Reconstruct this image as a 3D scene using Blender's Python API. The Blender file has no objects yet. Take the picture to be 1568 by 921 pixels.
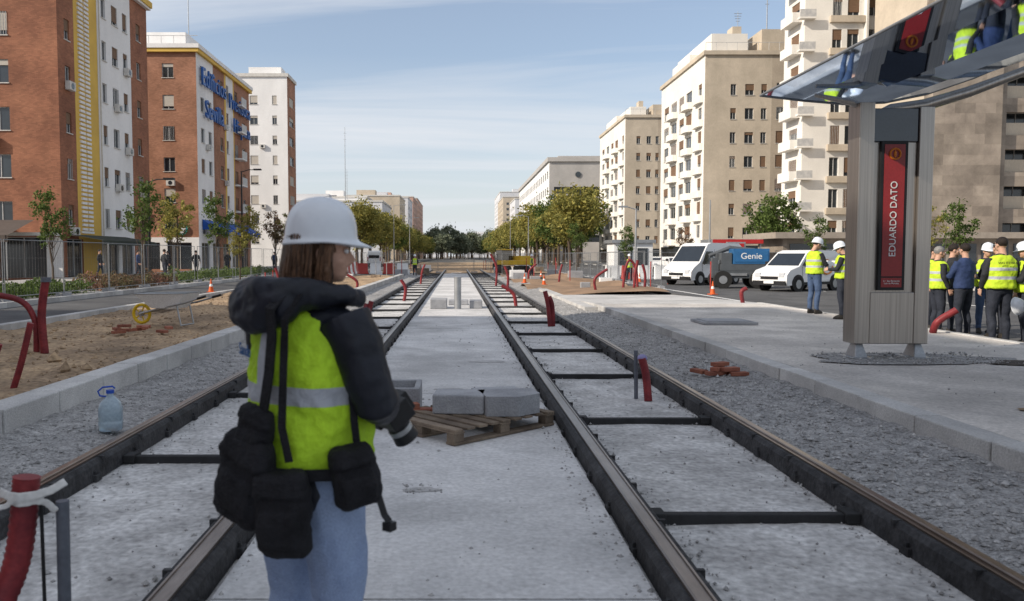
import bpy, math, random
from mathutils import Vector, Matrix, noise as mnoise
R=random.Random(7)
sc=bpy.context.scene
# ------------------------------------------------------------------ materials
MATS={}
def M(name,c1,c2=None,scale=3.0,rough=.8,bump=0.0,bscale=40,metal=0.0,stretch=(1,1,1),fine=.12,spec=.3,isl=0,big=0):
    if name in MATS: return MATS[name]
    m=bpy.data.materials.new(name); m.use_nodes=True; nt=m.node_tree; N=nt.nodes; L=nt.links
    b=N['Principled BSDF']; b.inputs['Roughness'].default_value=rough; b.inputs['Metallic'].default_value=metal
    b.inputs['Specular IOR Level'].default_value=spec
    if c2 is None: c2=tuple(v*.82 for v in c1)
    tc=N.new('ShaderNodeTexCoord'); mp=N.new('ShaderNodeMapping'); mp.inputs['Scale'].default_value=stretch
    L.new(tc.outputs['Object'],mp.inputs[0])
    n=N.new('ShaderNodeTexNoise'); n.inputs['Scale'].default_value=scale; n.inputs['Detail'].default_value=6; n.inputs['Roughness'].default_value=.6
    L.new(mp.outputs[0],n.inputs['Vector'])
    cr=N.new('ShaderNodeValToRGB'); cr.color_ramp.elements[0].position=.35; cr.color_ramp.elements[1].position=.65
    cr.color_ramp.elements[0].color=(*c2,1); cr.color_ramp.elements[1].color=(*c1,1)
    L.new(n.outputs['Fac'],cr.inputs[0])
    n2=N.new('ShaderNodeTexNoise'); n2.inputs['Scale'].default_value=bscale; n2.inputs['Detail'].default_value=5
    L.new(mp.outputs[0],n2.inputs['Vector'])
    mr=N.new('ShaderNodeMapRange'); mr.inputs[1].default_value=.3; mr.inputs[2].default_value=.7; mr.inputs[3].default_value=1-fine; mr.inputs[4].default_value=1+fine
    L.new(n2.outputs['Fac'],mr.inputs[0]); fac=mr.outputs[0]
    def mul(f,g):
        q=N.new('ShaderNodeMath'); q.operation='MULTIPLY'; L.new(f,q.inputs[0]); L.new(g,q.inputs[1]); return q.outputs[0]
    if isl:
        g=N.new('ShaderNodeNewGeometry'); r=N.new('ShaderNodeMapRange'); r.inputs[3].default_value=1-isl; r.inputs[4].default_value=1+isl*.5; L.new(g.outputs['Random Per Island'],r.inputs[0]); fac=mul(fac,r.outputs[0])
    if big:
        n3=N.new('ShaderNodeTexNoise'); n3.inputs['Scale'].default_value=.45; n3.inputs['Detail'].default_value=9; n3.inputs['Roughness'].default_value=.72; n3.inputs['Distortion'].default_value=.4; L.new(tc.outputs['Object'],n3.inputs['Vector'])
        r=N.new('ShaderNodeMapRange'); r.inputs[1].default_value=.38; r.inputs[2].default_value=.62; r.inputs[3].default_value=1-big; r.inputs[4].default_value=1+big*.5; L.new(n3.outputs['Fac'],r.inputs[0]); fac=mul(fac,r.outputs[0])
    mx=N.new('ShaderNodeVectorMath'); mx.operation='SCALE'
    L.new(cr.outputs[0],mx.inputs[0]); L.new(fac,mx.inputs['Scale'])
    L.new(mx.outputs[0],b.inputs['Base Color'])
    if bump>0:
        bp=N.new('ShaderNodeBump'); bp.inputs['Strength'].default_value=min(1,bump); bp.inputs['Distance'].default_value=.02
        L.new(n2.outputs['Fac'],bp.inputs['Height']); L.new(bp.outputs[0],b.inputs['Normal'])
    MATS[name]=m; return m
def brickmat(name,c1,c2,mortar,bw=.25,rh=.075,big=0):
    m=M(name,c1,c2,scale=.5,big=big); nt=m.node_tree;N=nt.nodes;L=nt.links
    b=N['Principled BSDF']; src=b.inputs['Base Color'].links[0].from_socket
    tc=[n for n in N if n.type=='TEX_COORD'][0]
    sp=N.new('ShaderNodeSeparateXYZ'); L.new(tc.outputs['Object'],sp.inputs[0])
    ad=N.new('ShaderNodeMath'); L.new(sp.outputs[0],ad.inputs[0]); L.new(sp.outputs[1],ad.inputs[1])
    cb=N.new('ShaderNodeCombineXYZ'); L.new(ad.outputs[0],cb.inputs[0]); L.new(sp.outputs[2],cb.inputs[1])
    br=N.new('ShaderNodeTexBrick'); br.inputs['Scale'].default_value=1; br.inputs['Brick Width'].default_value=bw; br.inputs['Row Height'].default_value=rh
    br.inputs['Mortar Size'].default_value=.008; br.inputs['Color1'].default_value=(1,1,1,1); br.inputs['Color2'].default_value=(.7,.7,.7,1); br.inputs['Mortar'].default_value=(*mortar,1)
    L.new(cb.outputs[0],br.inputs['Vector'])
    mu=N.new('ShaderNodeMix'); mu.data_type='RGBA'; mu.blend_type='MULTIPLY'; mu.inputs[0].default_value=1
    L.new(src,mu.inputs[6]); L.new(br.outputs['Color'],mu.inputs[7]); L.new(mu.outputs[2],b.inputs['Base Color'])
    return m
# ------------------------------------------------------------------ mesh builder
class MB:
    def __init__(s): s.v=[];s.f=[];s.m=[];s.sm=[]
    def add(s,vs,fs,m=0,smooth=False):
        o=len(s.v); s.v.extend([tuple(v) for v in vs])
        for f in fs: s.f.append([i+o for i in f]); s.m.append(m); s.sm.append(smooth)
    def quad(s,a,b,c,d,m=0): s.add([a,b,c,d],[(0,1,2,3)],m)
    def box(s,x0,x1,y0,y1,z0,z1,m=0,T=None):
        vs=[Vector(p) for p in [(x0,y0,z0),(x1,y0,z0),(x1,y1,z0),(x0,y1,z0),(x0,y0,z1),(x1,y0,z1),(x1,y1,z1),(x0,y1,z1)]]
        if T: vs=[T@v for v in vs]
        s.add(vs,[(0,3,2,1),(4,5,6,7),(0,1,5,4),(1,2,6,5),(2,3,7,6),(3,0,4,7)],m)
    def tube(s,pts,rad,n=10,m=0,caps=True,smooth=True):
        pts=[Vector(p) for p in pts]
        if not hasattr(rad,'__len__'): rad=[rad]*len(pts)
        rings=[]; prev=None
        for i,p in enumerate(pts):
            t=(pts[min(i+1,len(pts)-1)]-pts[max(i-1,0)]).normalized()
            if prev is None:
                a=Vector((0,0,1)) if abs(t.z)<.9 else Vector((1,0,0))
                u=t.cross(a).normalized()
            else: u=(prev-t*prev.dot(t)).normalized()
            prev=u; w=t.cross(u); rings.append([p+(u*math.cos(2*math.pi*k/n)+w*math.sin(2*math.pi*k/n))*rad[i] for k in range(n)])
        s.rings(rings,m,caps,smooth)
    def rings(s,rings,m=0,caps=True,smooth=True):
        n=len(rings[0]); vs=[p for r in rings for p in r]; fs=[]
        for i in range(len(rings)-1):
            for k in range(n):
                fs.append((i*n+k,i*n+(k+1)%n,(i+1)*n+(k+1)%n,(i+1)*n+k))
        s.add(vs,fs,m,smooth)
        if caps:
            s.add(rings[0],[tuple(range(n-1,-1,-1))],m); s.add(rings[-1],[tuple(range(n))],m)
    def loft(s,secs,n=20,m=0,T=None,pw=2.0):
        rr=[]
        for (x,y,z,rx,ry) in secs:
            r=[]
            for k in range(n):
                a=2*math.pi*k/n; c,q=math.cos(a),math.sin(a)
                c=math.copysign(abs(c)**(2/pw),c); q=math.copysign(abs(q)**(2/pw),q)
                v=Vector((x+rx*c,y+ry*q,z)); r.append(T@v if T else v)
            rr.append(r)
        s.rings(rr,m)
    def ell(s,c,r,m=0,n=14,T=None):
        c=Vector(c);vs=[];fs=[];h=n//2
        for i in range(h+1):
            ph=math.pi*i/h
            for k in range(n):
                a=2*math.pi*k/n
                v=Vector((r[0]*math.sin(ph)*math.cos(a),r[1]*math.sin(ph)*math.sin(a),r[2]*math.cos(ph)))
                if T: v=T@v
                vs.append(c+v)
        for i in range(h):
            for k in range(n): fs.append((i*n+k,i*n+(k+1)%n,(i+1)*n+(k+1)%n,(i+1)*n+k))
        s.add(vs,fs,m,True)
    def cyl(s,c,r,h,axis='z',n=20,m=0,smooth=True,r2=None):
        c=Vector(c);r2=r if r2 is None else r2
        ax={'x':Vector((1,0,0)),'y':Vector((0,1,0)),'z':Vector((0,0,1))}[axis] if isinstance(axis,str) else Vector(axis).normalized()
        a=Vector((0,0,1)) if abs(ax.z)<.9 else Vector((1,0,0)); u=ax.cross(a).normalized(); w=ax.cross(u)
        ring=lambda cc,rr:[cc+(u*math.cos(2*math.pi*k/n)+w*math.sin(2*math.pi*k/n))*rr for k in range(n)]
        s.rings([ring(c,r),ring(c+ax*h,r2)],m,True,smooth)
    def ribbon(s,pts,nrm,width,th,m=0):
        pts=[Vector(p) for p in pts]; rr=[]
        for i,p in enumerate(pts):
            t=(pts[min(i+1,len(pts)-1)]-pts[max(i-1,0)]).normalized()
            nn=Vector(nrm[i] if isinstance(nrm,list) else nrm); nn=(nn-t*nn.dot(t)).normalized(); w=t.cross(nn)
            rr.append([p+w*width/2+nn*th/2,p-w*width/2+nn*th/2,p-w*width/2-nn*th/2,p+w*width/2-nn*th/2])
        s.rings(rr,m,True,False)
    def obj(s,name,mats,parent=None,loc=(0,0,0),rot=0,scale=1):
        me=bpy.data.meshes.new(name); me.from_pydata(s.v,[],s.f); 
        for m in (mats if isinstance(mats,(list,tuple)) else [mats]): me.materials.append(m)
        me.polygons.foreach_set('material_index',s.m); me.polygons.foreach_set('use_smooth',s.sm); me.update()
        return inst(name,me,parent,loc,rot,scale)
def inst(name,me,parent=None,loc=(0,0,0),rot=0,scale=1):
    o=bpy.data.objects.new(name,me); sc.collection.objects.link(o); o.location=loc; o.rotation_euler=(0,0,rot)
    o.scale=(scale,)*3 if not hasattr(scale,'__len__') else scale
    if parent: o.parent=parent
    return o
def empty(name,loc=(0,0,0),rot=0,scale=1):
    o=bpy.data.objects.new(name,None); sc.collection.objects.link(o); o.location=loc; o.rotation_euler=(0,0,rot); o.scale=(scale,)*3; o.empty_display_size=.1
    return o
def remesh(o,vox,sm=4):
    r=o.modifiers.new('r','REMESH'); r.mode='VOXEL'; r.voxel_size=vox; r.use_smooth_shade=True
    if sm:
        q=o.modifiers.new('s','SMOOTH'); q.iterations=sm; q.factor=.5
    return o
def bevel(o,w,seg=2):
    b=o.modifiers.new('b','BEVEL'); b.width=w; b.segments=seg; b.limit_method='ANGLE'; return o
def text(name,body,size,mat,loc,rot,parent=None,ext=.003,align='CENTER'):
    cu=bpy.data.curves.new(name,'FONT'); cu.body=body; cu.size=size; cu.extrude=ext; cu.align_x=align; cu.align_y='CENTER'
    cu.materials.append(mat); o=bpy.data.objects.new(name,cu); sc.collection.objects.link(o); o.location=loc; o.rotation_euler=rot
    if parent: o.parent=parent
    return o
# ------------------------------------------------------------------ palette
conc=M('concrete_slab',(.66,.65,.64),(.52,.515,.51),scale=1.1,bump=.5,bscale=28,rough=.9,fine=.15,big=.24,isl=.08)
concr=M('rough_concrete',(.64,.63,.615),(.42,.41,.40),scale=2.6,bump=1,bscale=20,rough=.95,fine=.28,big=.24)
kerbm=M('kerb_stone',(.58,.57,.55),(.44,.43,.42),scale=1.6,bump=.4,bscale=60,rough=.88,isl=.2,big=.2,fine=.16)
platm=M('platform_concrete',(.64,.60,.55),(.48,.45,.42),scale=.9,bump=.6,bscale=30,rough=.9,fine=.18,big=.22)
gravm=M('gravel_grey',(.42,.41,.40),(.24,.235,.23),scale=9,bump=1,bscale=45,rough=1,fine=.4,big=.2)
dirtm=M('dirt',(.46,.325,.20),(.26,.185,.12),scale=.8,bump=1,bscale=14,rough=1,fine=.35,big=.28)
asph=M('asphalt',(.12,.12,.12),(.075,.075,.078),scale=.6,bump=.5,bscale=80,rough=.9,fine=.2,big=.2)
groundm=M('ground_mat',(.26,.24,.21),(.17,.155,.135),scale=.12,bump=.5,bscale=5,rough=1,fine=.2)
pave=M('pavement',(.42,.40,.37),(.30,.29,.28),scale=.5,bump=.2,bscale=30,rough=.9)
rubber=M('rail_jacket',(.055,.055,.058),(.022,.022,.024),scale=5,rough=.75,bump=.4,bscale=30,fine=.4,big=.35)
steelr=M('rail_head',(.30,.255,.225),(.17,.13,.105),scale=3,rough=.3,metal=.75,stretch=(1,.2,1),big=.2)
tie=M('tie_black',(.035,.035,.038),(.02,.02,.02),rough=.8)
redp=M('red_pipe',(.26,.035,.038),(.14,.018,.024),scale=5,rough=.5)
greyp=M('grey_pipe',(.14,.15,.18),(.09,.10,.12),rough=.5)
whitep=M('white_paint',(.80,.80,.79),(.72,.72,.71),scale=1,rough=.5)
blackm=M('black_plastic',(.02,.02,.022),(.014,.014,.015),rough=.45)
blackc=M('black_cloth',(.016,.016,.020),(.007,.007,.009),scale=14,rough=.8,bump=.5,bscale=120)
steel=M('stainless',(.48,.44,.40),(.36,.33,.30),scale=2,rough=.33,metal=.9,stretch=(30,30,.3),fine=.05)
galv=M('galvanised',(.42,.43,.44),(.33,.34,.35),rough=.45,metal=.7)
fencem=M('fence_steel',(.30,.31,.32),(.22,.23,.24),rough=.55,metal=.6)
glass=M('window_glass',(.035,.045,.055),(.02,.025,.03),scale=.3,rough=.12,spec=.8)
shut=M('shutter_beige',(.50,.46,.40),(.42,.38,.33),stretch=(1,1,14),scale=2,rough=.7)
shutb=M('shutter_brown',(.20,.12,.075),(.14,.085,.05),stretch=(1,1,14),scale=2,rough=.7)
frame=M('window_frame',(.55,.54,.52),(.4,.4,.4),rough=.5)
brick1=brickmat('brick_orange',(.40,.175,.10),(.29,.12,.07),(.75,.7,.65),big=.18)
brick2=brickmat('brick_red',(.46,.23,.145),(.34,.165,.10),(.8,.75,.7),big=.18)
plaster=M('white_plaster',(.82,.81,.80),(.71,.70,.69),scale=.35,rough=.9,fine=.05,bscale=12,stretch=(1,1,.4))
yellow=M('ochre_plaster',(.70,.46,.10),(.60,.39,.09),scale=.6,rough=.8,fine=.06)
cream=M('cream_concrete',(.56,.48,.38),(.46,.395,.31),scale=.3,rough=.9,fine=.06,bscale=10,stretch=(1,1,.4),big=.1)
creamw=M('cream_white',(.80,.77,.71),(.69,.66,.61),scale=.3,rough=.9,fine=.05,bscale=10)
tan=brickmat('tan_stone',(.38,.32,.26),(.30,.25,.205),(.8,.78,.75),bw=1.6,rh=.8,big=.25)
greyw=M('grey_office',(.44,.42,.40),(.36,.345,.33),scale=.2,rough=.9)
pale=M('hazed_far',(.64,.64,.66),(.55,.56,.59),scale=.1,rough=.9)  # distance haze painted into the colour, paler and bluer
palb=M('hazed_brick_far',(.55,.36,.28),(.48,.31,.25),scale=.1,rough=.9)  # brick lightened to paint in distance haze
bark=M('bark',(.13,.10,.075),(.08,.06,.045),scale=8,rough=1,bump=.6,bscale=30,stretch=(1,1,.2))
skin=M('skin',(.55,.33,.24),(.48,.28,.20),scale=8,rough=.55,bscale=200,fine=.04)
denim=M('light_denim',(.30,.38,.55),(.22,.29,.45),scale=7,rough=.85,bump=.4,bscale=160,fine=.12)
navy=M('navy_jacket',(.014,.016,.026),(.008,.010,.016),scale=7,rough=.55,bump=.12,bscale=40,spec=.35)
helm=M('helmet_white',(.72,.75,.79),(.67,.70,.74),rough=.28,spec=.5,fine=.02)
wood=M('pallet_wood',(.30,.235,.17),(.14,.105,.08),scale=3,rough=.9,bump=.4,bscale=60,isl=.35)
redbr=M('loose_brick',(.40,.16,.10),(.28,.10,.07),scale=6,rough=.9,bump=.4,bscale=60,isl=.3)
cblock=M('concrete_block',(.38,.385,.40),(.28,.285,.30),scale=3,rough=.9,bump=.4,bscale=50,isl=.15)
def leafm(name,a,b,c):
    m=M(name,a,b,scale=.9,rough=.7,bscale=7,fine=.35); N=m.node_tree.nodes;L=m.node_tree.links
    bs=N['Principled BSDF']
    src=bs.inputs['Base Color'].links[0].from_socket
    g=N.new('ShaderNodeNewGeometry'); cr=N.new('ShaderNodeValToRGB'); cr.color_ramp.elements[0].color=(.55,.6,.5,1); cr.color_ramp.elements[1].color=(*c,1)
    L.new(g.outputs['Random Per Island'],cr.inputs[0])
    mu=N.new('ShaderNodeMix'); mu.data_type='RGBA'; mu.blend_type='MULTIPLY'; mu.inputs[0].default_value=1
    L.new(src,mu.inputs[6]); L.new(cr.outputs[0],mu.inputs[7])
    L.new(mu.outputs[2],bs.inputs['Base Color'])
    tr=N.new('ShaderNodeBsdfTranslucent'); L.new(mu.outputs[2],tr.inputs[0]); ms=N.new('ShaderNodeMixShader'); ms.inputs[0].default_value=.35
    L.new(bs.outputs[0],ms.inputs[1]); L.new(tr.outputs[0],ms.inputs[2]); L.new(ms.outputs[0],N['Material Output'].inputs[0])
    return m
leafG=leafm('leaves_green',(.13,.18,.05),(.07,.105,.03),(1.3,1.3,1.1))
leafY=leafm('leaves_autumn',(.33,.29,.09),(.18,.19,.065),(1.5,1.4,1.1))
leafD=leafm('hazed_leaves_far',(.24,.26,.19),(.16,.185,.145),(1.3,1.3,1.2))  # far foliage greyed and lightened, haze mixed into the leaf colour
leafR=leafm('leaves_reddish',(.24,.12,.09),(.11,.12,.05),(1.4,1.2,1.2))
# ------------------------------------------------------------------ world / sun / camera
EL,AZ=math.radians(31),math.radians(247)
w=bpy.data.worlds.new('World'); sc.world=w; w.use_nodes=True; nt=w.node_tree;N=nt.nodes;L=nt.links
bg=N['Background']; sky=N.new('ShaderNodeTexSky'); sky.sky_type='NISHITA'; sky.sun_disc=False; sky.sun_elevation=EL; sky.sun_rotation=AZ
sky.air_density=1.0; sky.dust_density=1.3; sky.ozone_density=1.8
tc=N.new('ShaderNodeTexCoord'); sp=N.new('ShaderNodeSeparateXYZ'); L.new(tc.outputs['Generated'],sp.inputs[0])
ad=N.new('ShaderNodeMath'); ad.inputs[1].default_value=.12; L.new(sp.outputs[2],ad.inputs[0])
mxz=N.new('ShaderNodeMath'); mxz.operation='MAXIMUM'; mxz.inputs[1].default_value=.05; L.new(ad.outputs[0],mxz.inputs[0])
dx=N.new('ShaderNodeMath'); dx.operation='DIVIDE'; L.new(sp.outputs[0],dx.inputs[0]); L.new(mxz.outputs[0],dx.inputs[1])
dy=N.new('ShaderNodeMath'); dy.operation='DIVIDE'; L.new(sp.outputs[1],dy.inputs[0]); L.new(mxz.outputs[0],dy.inputs[1])
cb=N.new('ShaderNodeCombineXYZ'); L.new(dx.outputs[0],cb.inputs[0]); L.new(dy.outputs[0],cb.inputs[1])
mp=N.new('ShaderNodeMapping'); mp.inputs['Scale'].default_value=(.32,1.25,1); mp.inputs['Rotation'].default_value=(0,0,math.radians(14)); mp.inputs['Location'].default_value=(3.1,.4,0); L.new(cb.outputs[0],mp.inputs[0])
ns=N.new('ShaderNodeTexNoise'); ns.inputs['Scale'].default_value=1.0; ns.inputs['Detail'].default_value=10; ns.inputs['Roughness'].default_value=.56; ns.inputs['Distortion'].default_value=.7; L.new(mp.outputs[0],ns.inputs['Vector'])
cr=N.new('ShaderNodeMapRange'); cr.inputs[1].default_value=.40; cr.inputs[2].default_value=.68; cr.inputs[3].default_value=.20; cr.inputs[4].default_value=.97; L.new(ns.outputs['Fac'],cr.inputs[0])
mix=N.new('ShaderNodeMix'); mix.data_type='RGBA'; L.new(cr.outputs[0],mix.inputs[0]); L.new(sky.outputs[0],mix.inputs[6]); mix.inputs[7].default_value=(5.5,5.65,5.95,1)
hz=N.new('ShaderNodeMapRange'); hz.inputs[1].default_value=0; hz.inputs[2].default_value=.24; hz.inputs[3].default_value=.8; hz.inputs[4].default_value=0; L.new(sp.outputs[2],hz.inputs[0])
mixh=N.new('ShaderNodeMix'); mixh.data_type='RGBA'; L.new(hz.outputs[0],mixh.inputs[0]); L.new(mix.outputs[2],mixh.inputs[6]); mixh.inputs[7].default_value=(5.1,5.35,5.7,1)
L.new(mixh.outputs[2],bg.inputs[0]); bg.inputs[1].default_value=.15
sd=Vector((math.sin(AZ)*math.cos(EL),math.cos(AZ)*math.cos(EL),math.sin(EL)))
sl=bpy.data.lights.new('sun','SUN'); sl.energy=5.0; sl.angle=math.radians(.5); sl.color=(1,.90,.77)
so=bpy.data.objects.new('sun',sl); sc.collection.objects.link(so); so.rotation_euler=sd.to_track_quat('Z','Y').to_euler()
cd=bpy.data.cameras.new('camera'); cam=bpy.data.objects.new('camera',cd); sc.collection.objects.link(cam); sc.camera=cam
cam.location=(0,0,1.7); cam.rotation_euler=(math.radians(90-3.21),0,0); cd.lens=28; cd.sensor_width=36; cd.shift_x=.0536; cd.clip_end=4000; cd.clip_start=.05
cd.dof.use_dof=True; cd.dof.focus_distance=14; cd.dof.aperture_fstop=3.5
sc.view_settings.view_transform='Standard'; sc.view_settings.look='None'; sc.view_settings.exposure=0
# ------------------------------------------------------------------ ground
g=MB(); g.quad((-1500,-200,-.05),(1500,-200,-.05),(1500,3000,-.05),(-1500,3000,-.05)); g.obj('ground',groundm)
def grid(name,x0,x1,y0,y1,nx,ny,fz,mat,power=1.0):
    b=MB(); vs=[];fs=[]
    for j in range(ny+1):
        y=y0+(y1-y0)*(j/ny)**power
        for i in range(nx+1):
            x=x0+(x1-x0)*i/nx; vs.append((x,y,fz(x,y)))
    for j in range(ny):
        for i in range(nx): a=j*(nx+1)+i; fs.append((a,a+1,a+nx+2,a+nx+1))
    b.add(vs,fs,0,True); return b.obj(name,mat)
nz=lambda x,y,s:mnoise.noise(Vector((x*s,y*s,1.3)))
def fs_(x,y): return .016*nz(x,y,1.5)+.008*nz(x,y,7)
grid('track_bed_concrete',-3.2,3.2,-2,75,64,420,lambda x,y:fs_(x,y)-.004,concr,1.6)
c=MB(); yy=-2.0
while yy<75:
    ln=2.9 if yy<30 else 6
    c.box(-1.2,.98,yy,yy+ln-.014,-.05,.03+R.uniform(-.003,.003)); yy+=ln
c.obj('center_slab',conc)
def fg_r(x,y): t=(x-2.75)/1.35; return .04+.11*t+.04*nz(x,y,2.5)+.016*nz(x,y,11)
grid('gravel_strip',2.76,4.1,-2,75,22,500,fg_r,gravm,1.7)
def fg_l(x,y): t=(-2.95-x)/1.1; return .02+.10*t+.03*nz(x,y,2.5)+.012*nz(x,y,11)
grid('gravel_strip',-4.1,-2.95,-2,75,18,500,fg_l,gravm,1.7)
def rocks(b,n,x0,x1,y0,y1,fz,s0,s1,p=2.2,m=0):
    for _ in range(n):
        x=R.uniform(x0,x1); y=y0+(y1-y0)*R.random()**p; s=R.uniform(s0,s1)*(.6+.8*R.random()**3); z=fz(x,y)+s*.25
        vs=[(x+dx*s*R.uniform(.6,1.2),y+dy*s*R.uniform(.6,1.2),z+dz*s*R.uniform(.5,1)) for dx,dy,dz in [(1,0,0),(0,1,0),(-1,0,0),(0,-1,0),(.1,.1,1),(0,0,-1)]]
        b.add(vs,[(0,1,4),(1,2,4),(2,3,4),(3,0,4),(1,0,5),(2,1,5),(3,2,5),(0,3,5)],m)
b=MB()
rocks(b,9000,2.85,4.0,2,26,fg_r,.008,.026); rocks(b,60,2.9,4.0,3,20,fg_r,.03,.06); rocks(b,3500,-3.98,-3.02,3,26,fg_l,.008,.026)
for (xa,xb,n) in [(2.42,2.58,700),(1.22,1.42,900),(.82,1.0,800),(-1.25,-1.12,400),(-1.65,-1.5,450),(-2.7,-2.55,300),(1.2,2.6,700),(-2.7,-1.5,500),(-1.2,.9,320)]:
    rocks(b,n,xa,xb,2,22,lambda x,y:.028 if -1.2<x<.98 else 0,.004,.018)
b.obj('gravel',M('stones',(.48,.47,.46),(.27,.265,.26),scale=12,rough=1,fine=.3,isl=.3))
def rail(xc,flip):
    b=MB(); s=-1 if flip else 1
    prof=[(-.11,0),(-.105,.115),(-.075,.145),(.075,.145),(.10,.115),(.115,0)]
    head=[(-.055,.14),(-.055,.162),(-.045,.168),(-.002,.168),(.004,.160),(.004,.1495),(.034,.1495),(.034,.158),(.046,.158),(.046,.14)]
    for pf,m in ((prof,0),(head,1)):
        r0=[(xc+s*x,-2,z) for x,z in pf]; r1=[(xc+s*x,90,z) for x,z in pf]
        b.rings([[Vector(p) for p in r0],[Vector(p) for p in r1]],m,True,False)
    y=-1.6
    while y<30:
        for sx in (-1,1):
            xa=xc+sx*.112; b.box(xa-.02,xa+.03 if sx>0 else xa+.02,y,y+.09,0,.05,0)
            b.box(xa-.012,xa+.012,y+.03,y+.06,.05,.075,0)
        b.box(xc+s*.056,xc+s*.106,y+.2,y+.23,.1,.15,0)
        y+=.75
    b.obj('tram_rail',[rubber,steelr])
rail(1.12,False); rail(2.67,True); rail(-1.35,True); rail(-2.85,False)
for (xa,xb,yo) in ((1.235,2.555,5.02),(-2.735,-1.465,6.5)):
    y=yo-6
    while y<75:
        b=MB(); b.box(xa,xb,y-.035,y+.035,-.02,.055,0); b.box(xa,xa+.09,y-.07,y+.07,0,.07,0); b.box(xb-.09,xb,y-.07,y+.07,0,.07,0)
        if abs(y-6.5)<.1: b.cyl((-1.95,y-.02,.085),.03,.35,'x',12,0); b.box(-1.75,-1.68,y-.06,y+.04,.05,.13,0)
        bevel(b.obj('track_crosstie',tie),.008); y+=3
# platform
b=MB(); y=-1.0
while y<23.4:
    dxx=R.uniform(-.008,.008); b.box(4.06+dxx,4.30,y,y+.985,-.05,.29+R.uniform(-.004,.004),0); y+=1.0
bevel(b.obj('platform_edge_kerb',kerbm),.012)
b=MB(); b.box(4.08,4.28,-1,23.4,-.06,.27,0); b.obj('kerb_joint_mortar',M('mortar',(.2,.2,.2),rough=1))
grid('platform_surface',4.30,9.05,-1,23.4,50,160,lambda x,y:.283+.006*nz(x,y,1.2)+.002*nz(x,y,8),platm)
b=MB(); y=-1
while y<23.4: b.box(9.05,9.2,y,y+.99,-.05,.30,0); y+=1
b.box(4.3,9.2,23.41,23.55,-.05,.295,0); b.box(4.3,9.04,-1.1,-1,-.05,.29,0); bevel(b.obj('platform_back_kerb',kerbm),.01)
b=MB()
b.add([(4.06,23.56,.29),(9.2,23.56,.29),(9.2,34,.04),(4.06,34,.04),(4.06,23.56,-.05),(9.2,23.56,-.05),(9.2,34,-.05),(4.06,34,-.05)],[(0,1,2,3),(4,0,3,7),(1,5,6,2),(3,2,6,7),(0,4,5,1)],0)
b.box(3.7,4.05,23.0,36,-.05,.22,0)
b.obj('platform_ramp',kerbm)
def patch(name,cx,cy,rx,ry,z,mat,n=40,h=.0):
    b=MB(); vs=[(cx,cy,z+h)]
    for k in range(n):
        a=2*math.pi*k/n; r=1+.35*mnoise.noise(Vector((math.cos(a)*1.7+cx,math.sin(a)*1.7+cy,.5)))+R.uniform(-.06,.06)
        vs.append((cx+rx*r*math.cos(a),cy+ry*r*math.sin(a),z))
    b.add(vs,[(0,1+k,1+(k+1)%n) for k in range(n)],0,True); return b.obj(name,mat)
patch('excavated_patch',6.2,10.9,1.25,.62,.296,gravm); patch('excavated_patch',7.9,10.4,.9,.30,.297,M('shaded_soil',(.10,.085,.07),(.06,.05,.045),scale=5,bump=1,rough=1))  # flat dark patches paint in the shadow under the totem over dug-out paving
patch('excavated_patch',5.35,7.2,.22,.12,.297,dirtm); patch('excavated_patch',5.0,6.3,.10,.1,.2975,M('marker_yellow',(.50,.36,.15),rough=.9))
dusty=M('mortar_spill',(.50,.49,.48),(.38,.375,.37),scale=9,bump=.8,rough=1)
for (x,y,rx,ry) in ((-.25,5.6,.13,.06),(-.1,9.9,.2,.1),(.5,12.5,.3,.12),(-.7,4.3,.15,.06)): patch('mortar_spill',x,y,rx,ry,.0345,dusty)
b=MB(); rocks(b,500,5.0,7.4,10.3,11.5,lambda x,y:.297,.008,.03,1); rocks(b,400,4.4,9.0,4,22,lambda x,y:.29,.004,.014,1.3); rocks(b,40,-.4,-.1,5.5,5.75,lambda x,y:.034,.005,.014,1); b.obj('gravel',MATS['stones'])
b=MB(); b.box(5.05,6.15,16.2,17.2,.29,.345,0); b.box(5.15,6.05,16.3,17.1,.345,.36,0); bevel(b.obj('manhole_slab',cblock),.01)
b=MB(); b.box(7.8,8.7,15.2,16.0,.29,.33,0); bevel(b.obj('manhole_slab',cblock),.01)
b=MB(); y=-1.0
while y<60:
    if not (15<y<15.6): b.box(-4.34+R.uniform(-.006,.006),-4.02+R.uniform(-.005,.005),y,y+.98,-.05,.34+R.uniform(-.004,.004),0)
    y+=1.0
bevel(b.obj('left_retaining_kerb',kerbm),.015)
def fd(x,y):
    return .22+.07*nz(x,y,.6)+.055*nz(x,y,2.1)+.018*nz(x,y,9)+.18*math.exp(-((x+6.4)**2/1.2+(y-20)**2/6))
grid('dirt_field',-9.0,-4.34,0,60,60,420,fd,dirtm,1.6)
b=MB(); rocks(b,3500,-8.9,-4.4,4,35,fd,.01,.04,1.8); rocks(b,90,-8.9,-4.4,6,30,fd,.05,.1,1.4); b.obj('dirt_clods',dirtm)
b=MB(); y=-1
while y<120: b.box(-9.2,-9.0,y,y+.99,-.05,.34,0); b.box(-13.2,-13.0,y,y+.99,-.05,.36,0); y+=1
bevel(b.obj('road_kerb',kerbm),.015)
b=MB(); b.box(-13,-9.2,-5,400,-.04,.20); b.obj('left_road',asph)
b=MB(); b.box(-24.9,-13.2,-5,400,-.04,.33); b.obj('left_pavement',pave)
b=MB(); b.box(9.21,23.8,-5,600,-.03,.10); b.obj('right_road',asph)
b=MB(); b.box(24,60,-5,600,-.03,.24); b.obj('right_pavement',pave)
b=MB(); b.box(23.8,24,-5,600,-.03,.26); b.obj('road_kerb',kerbm)
b=MB(); 
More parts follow.
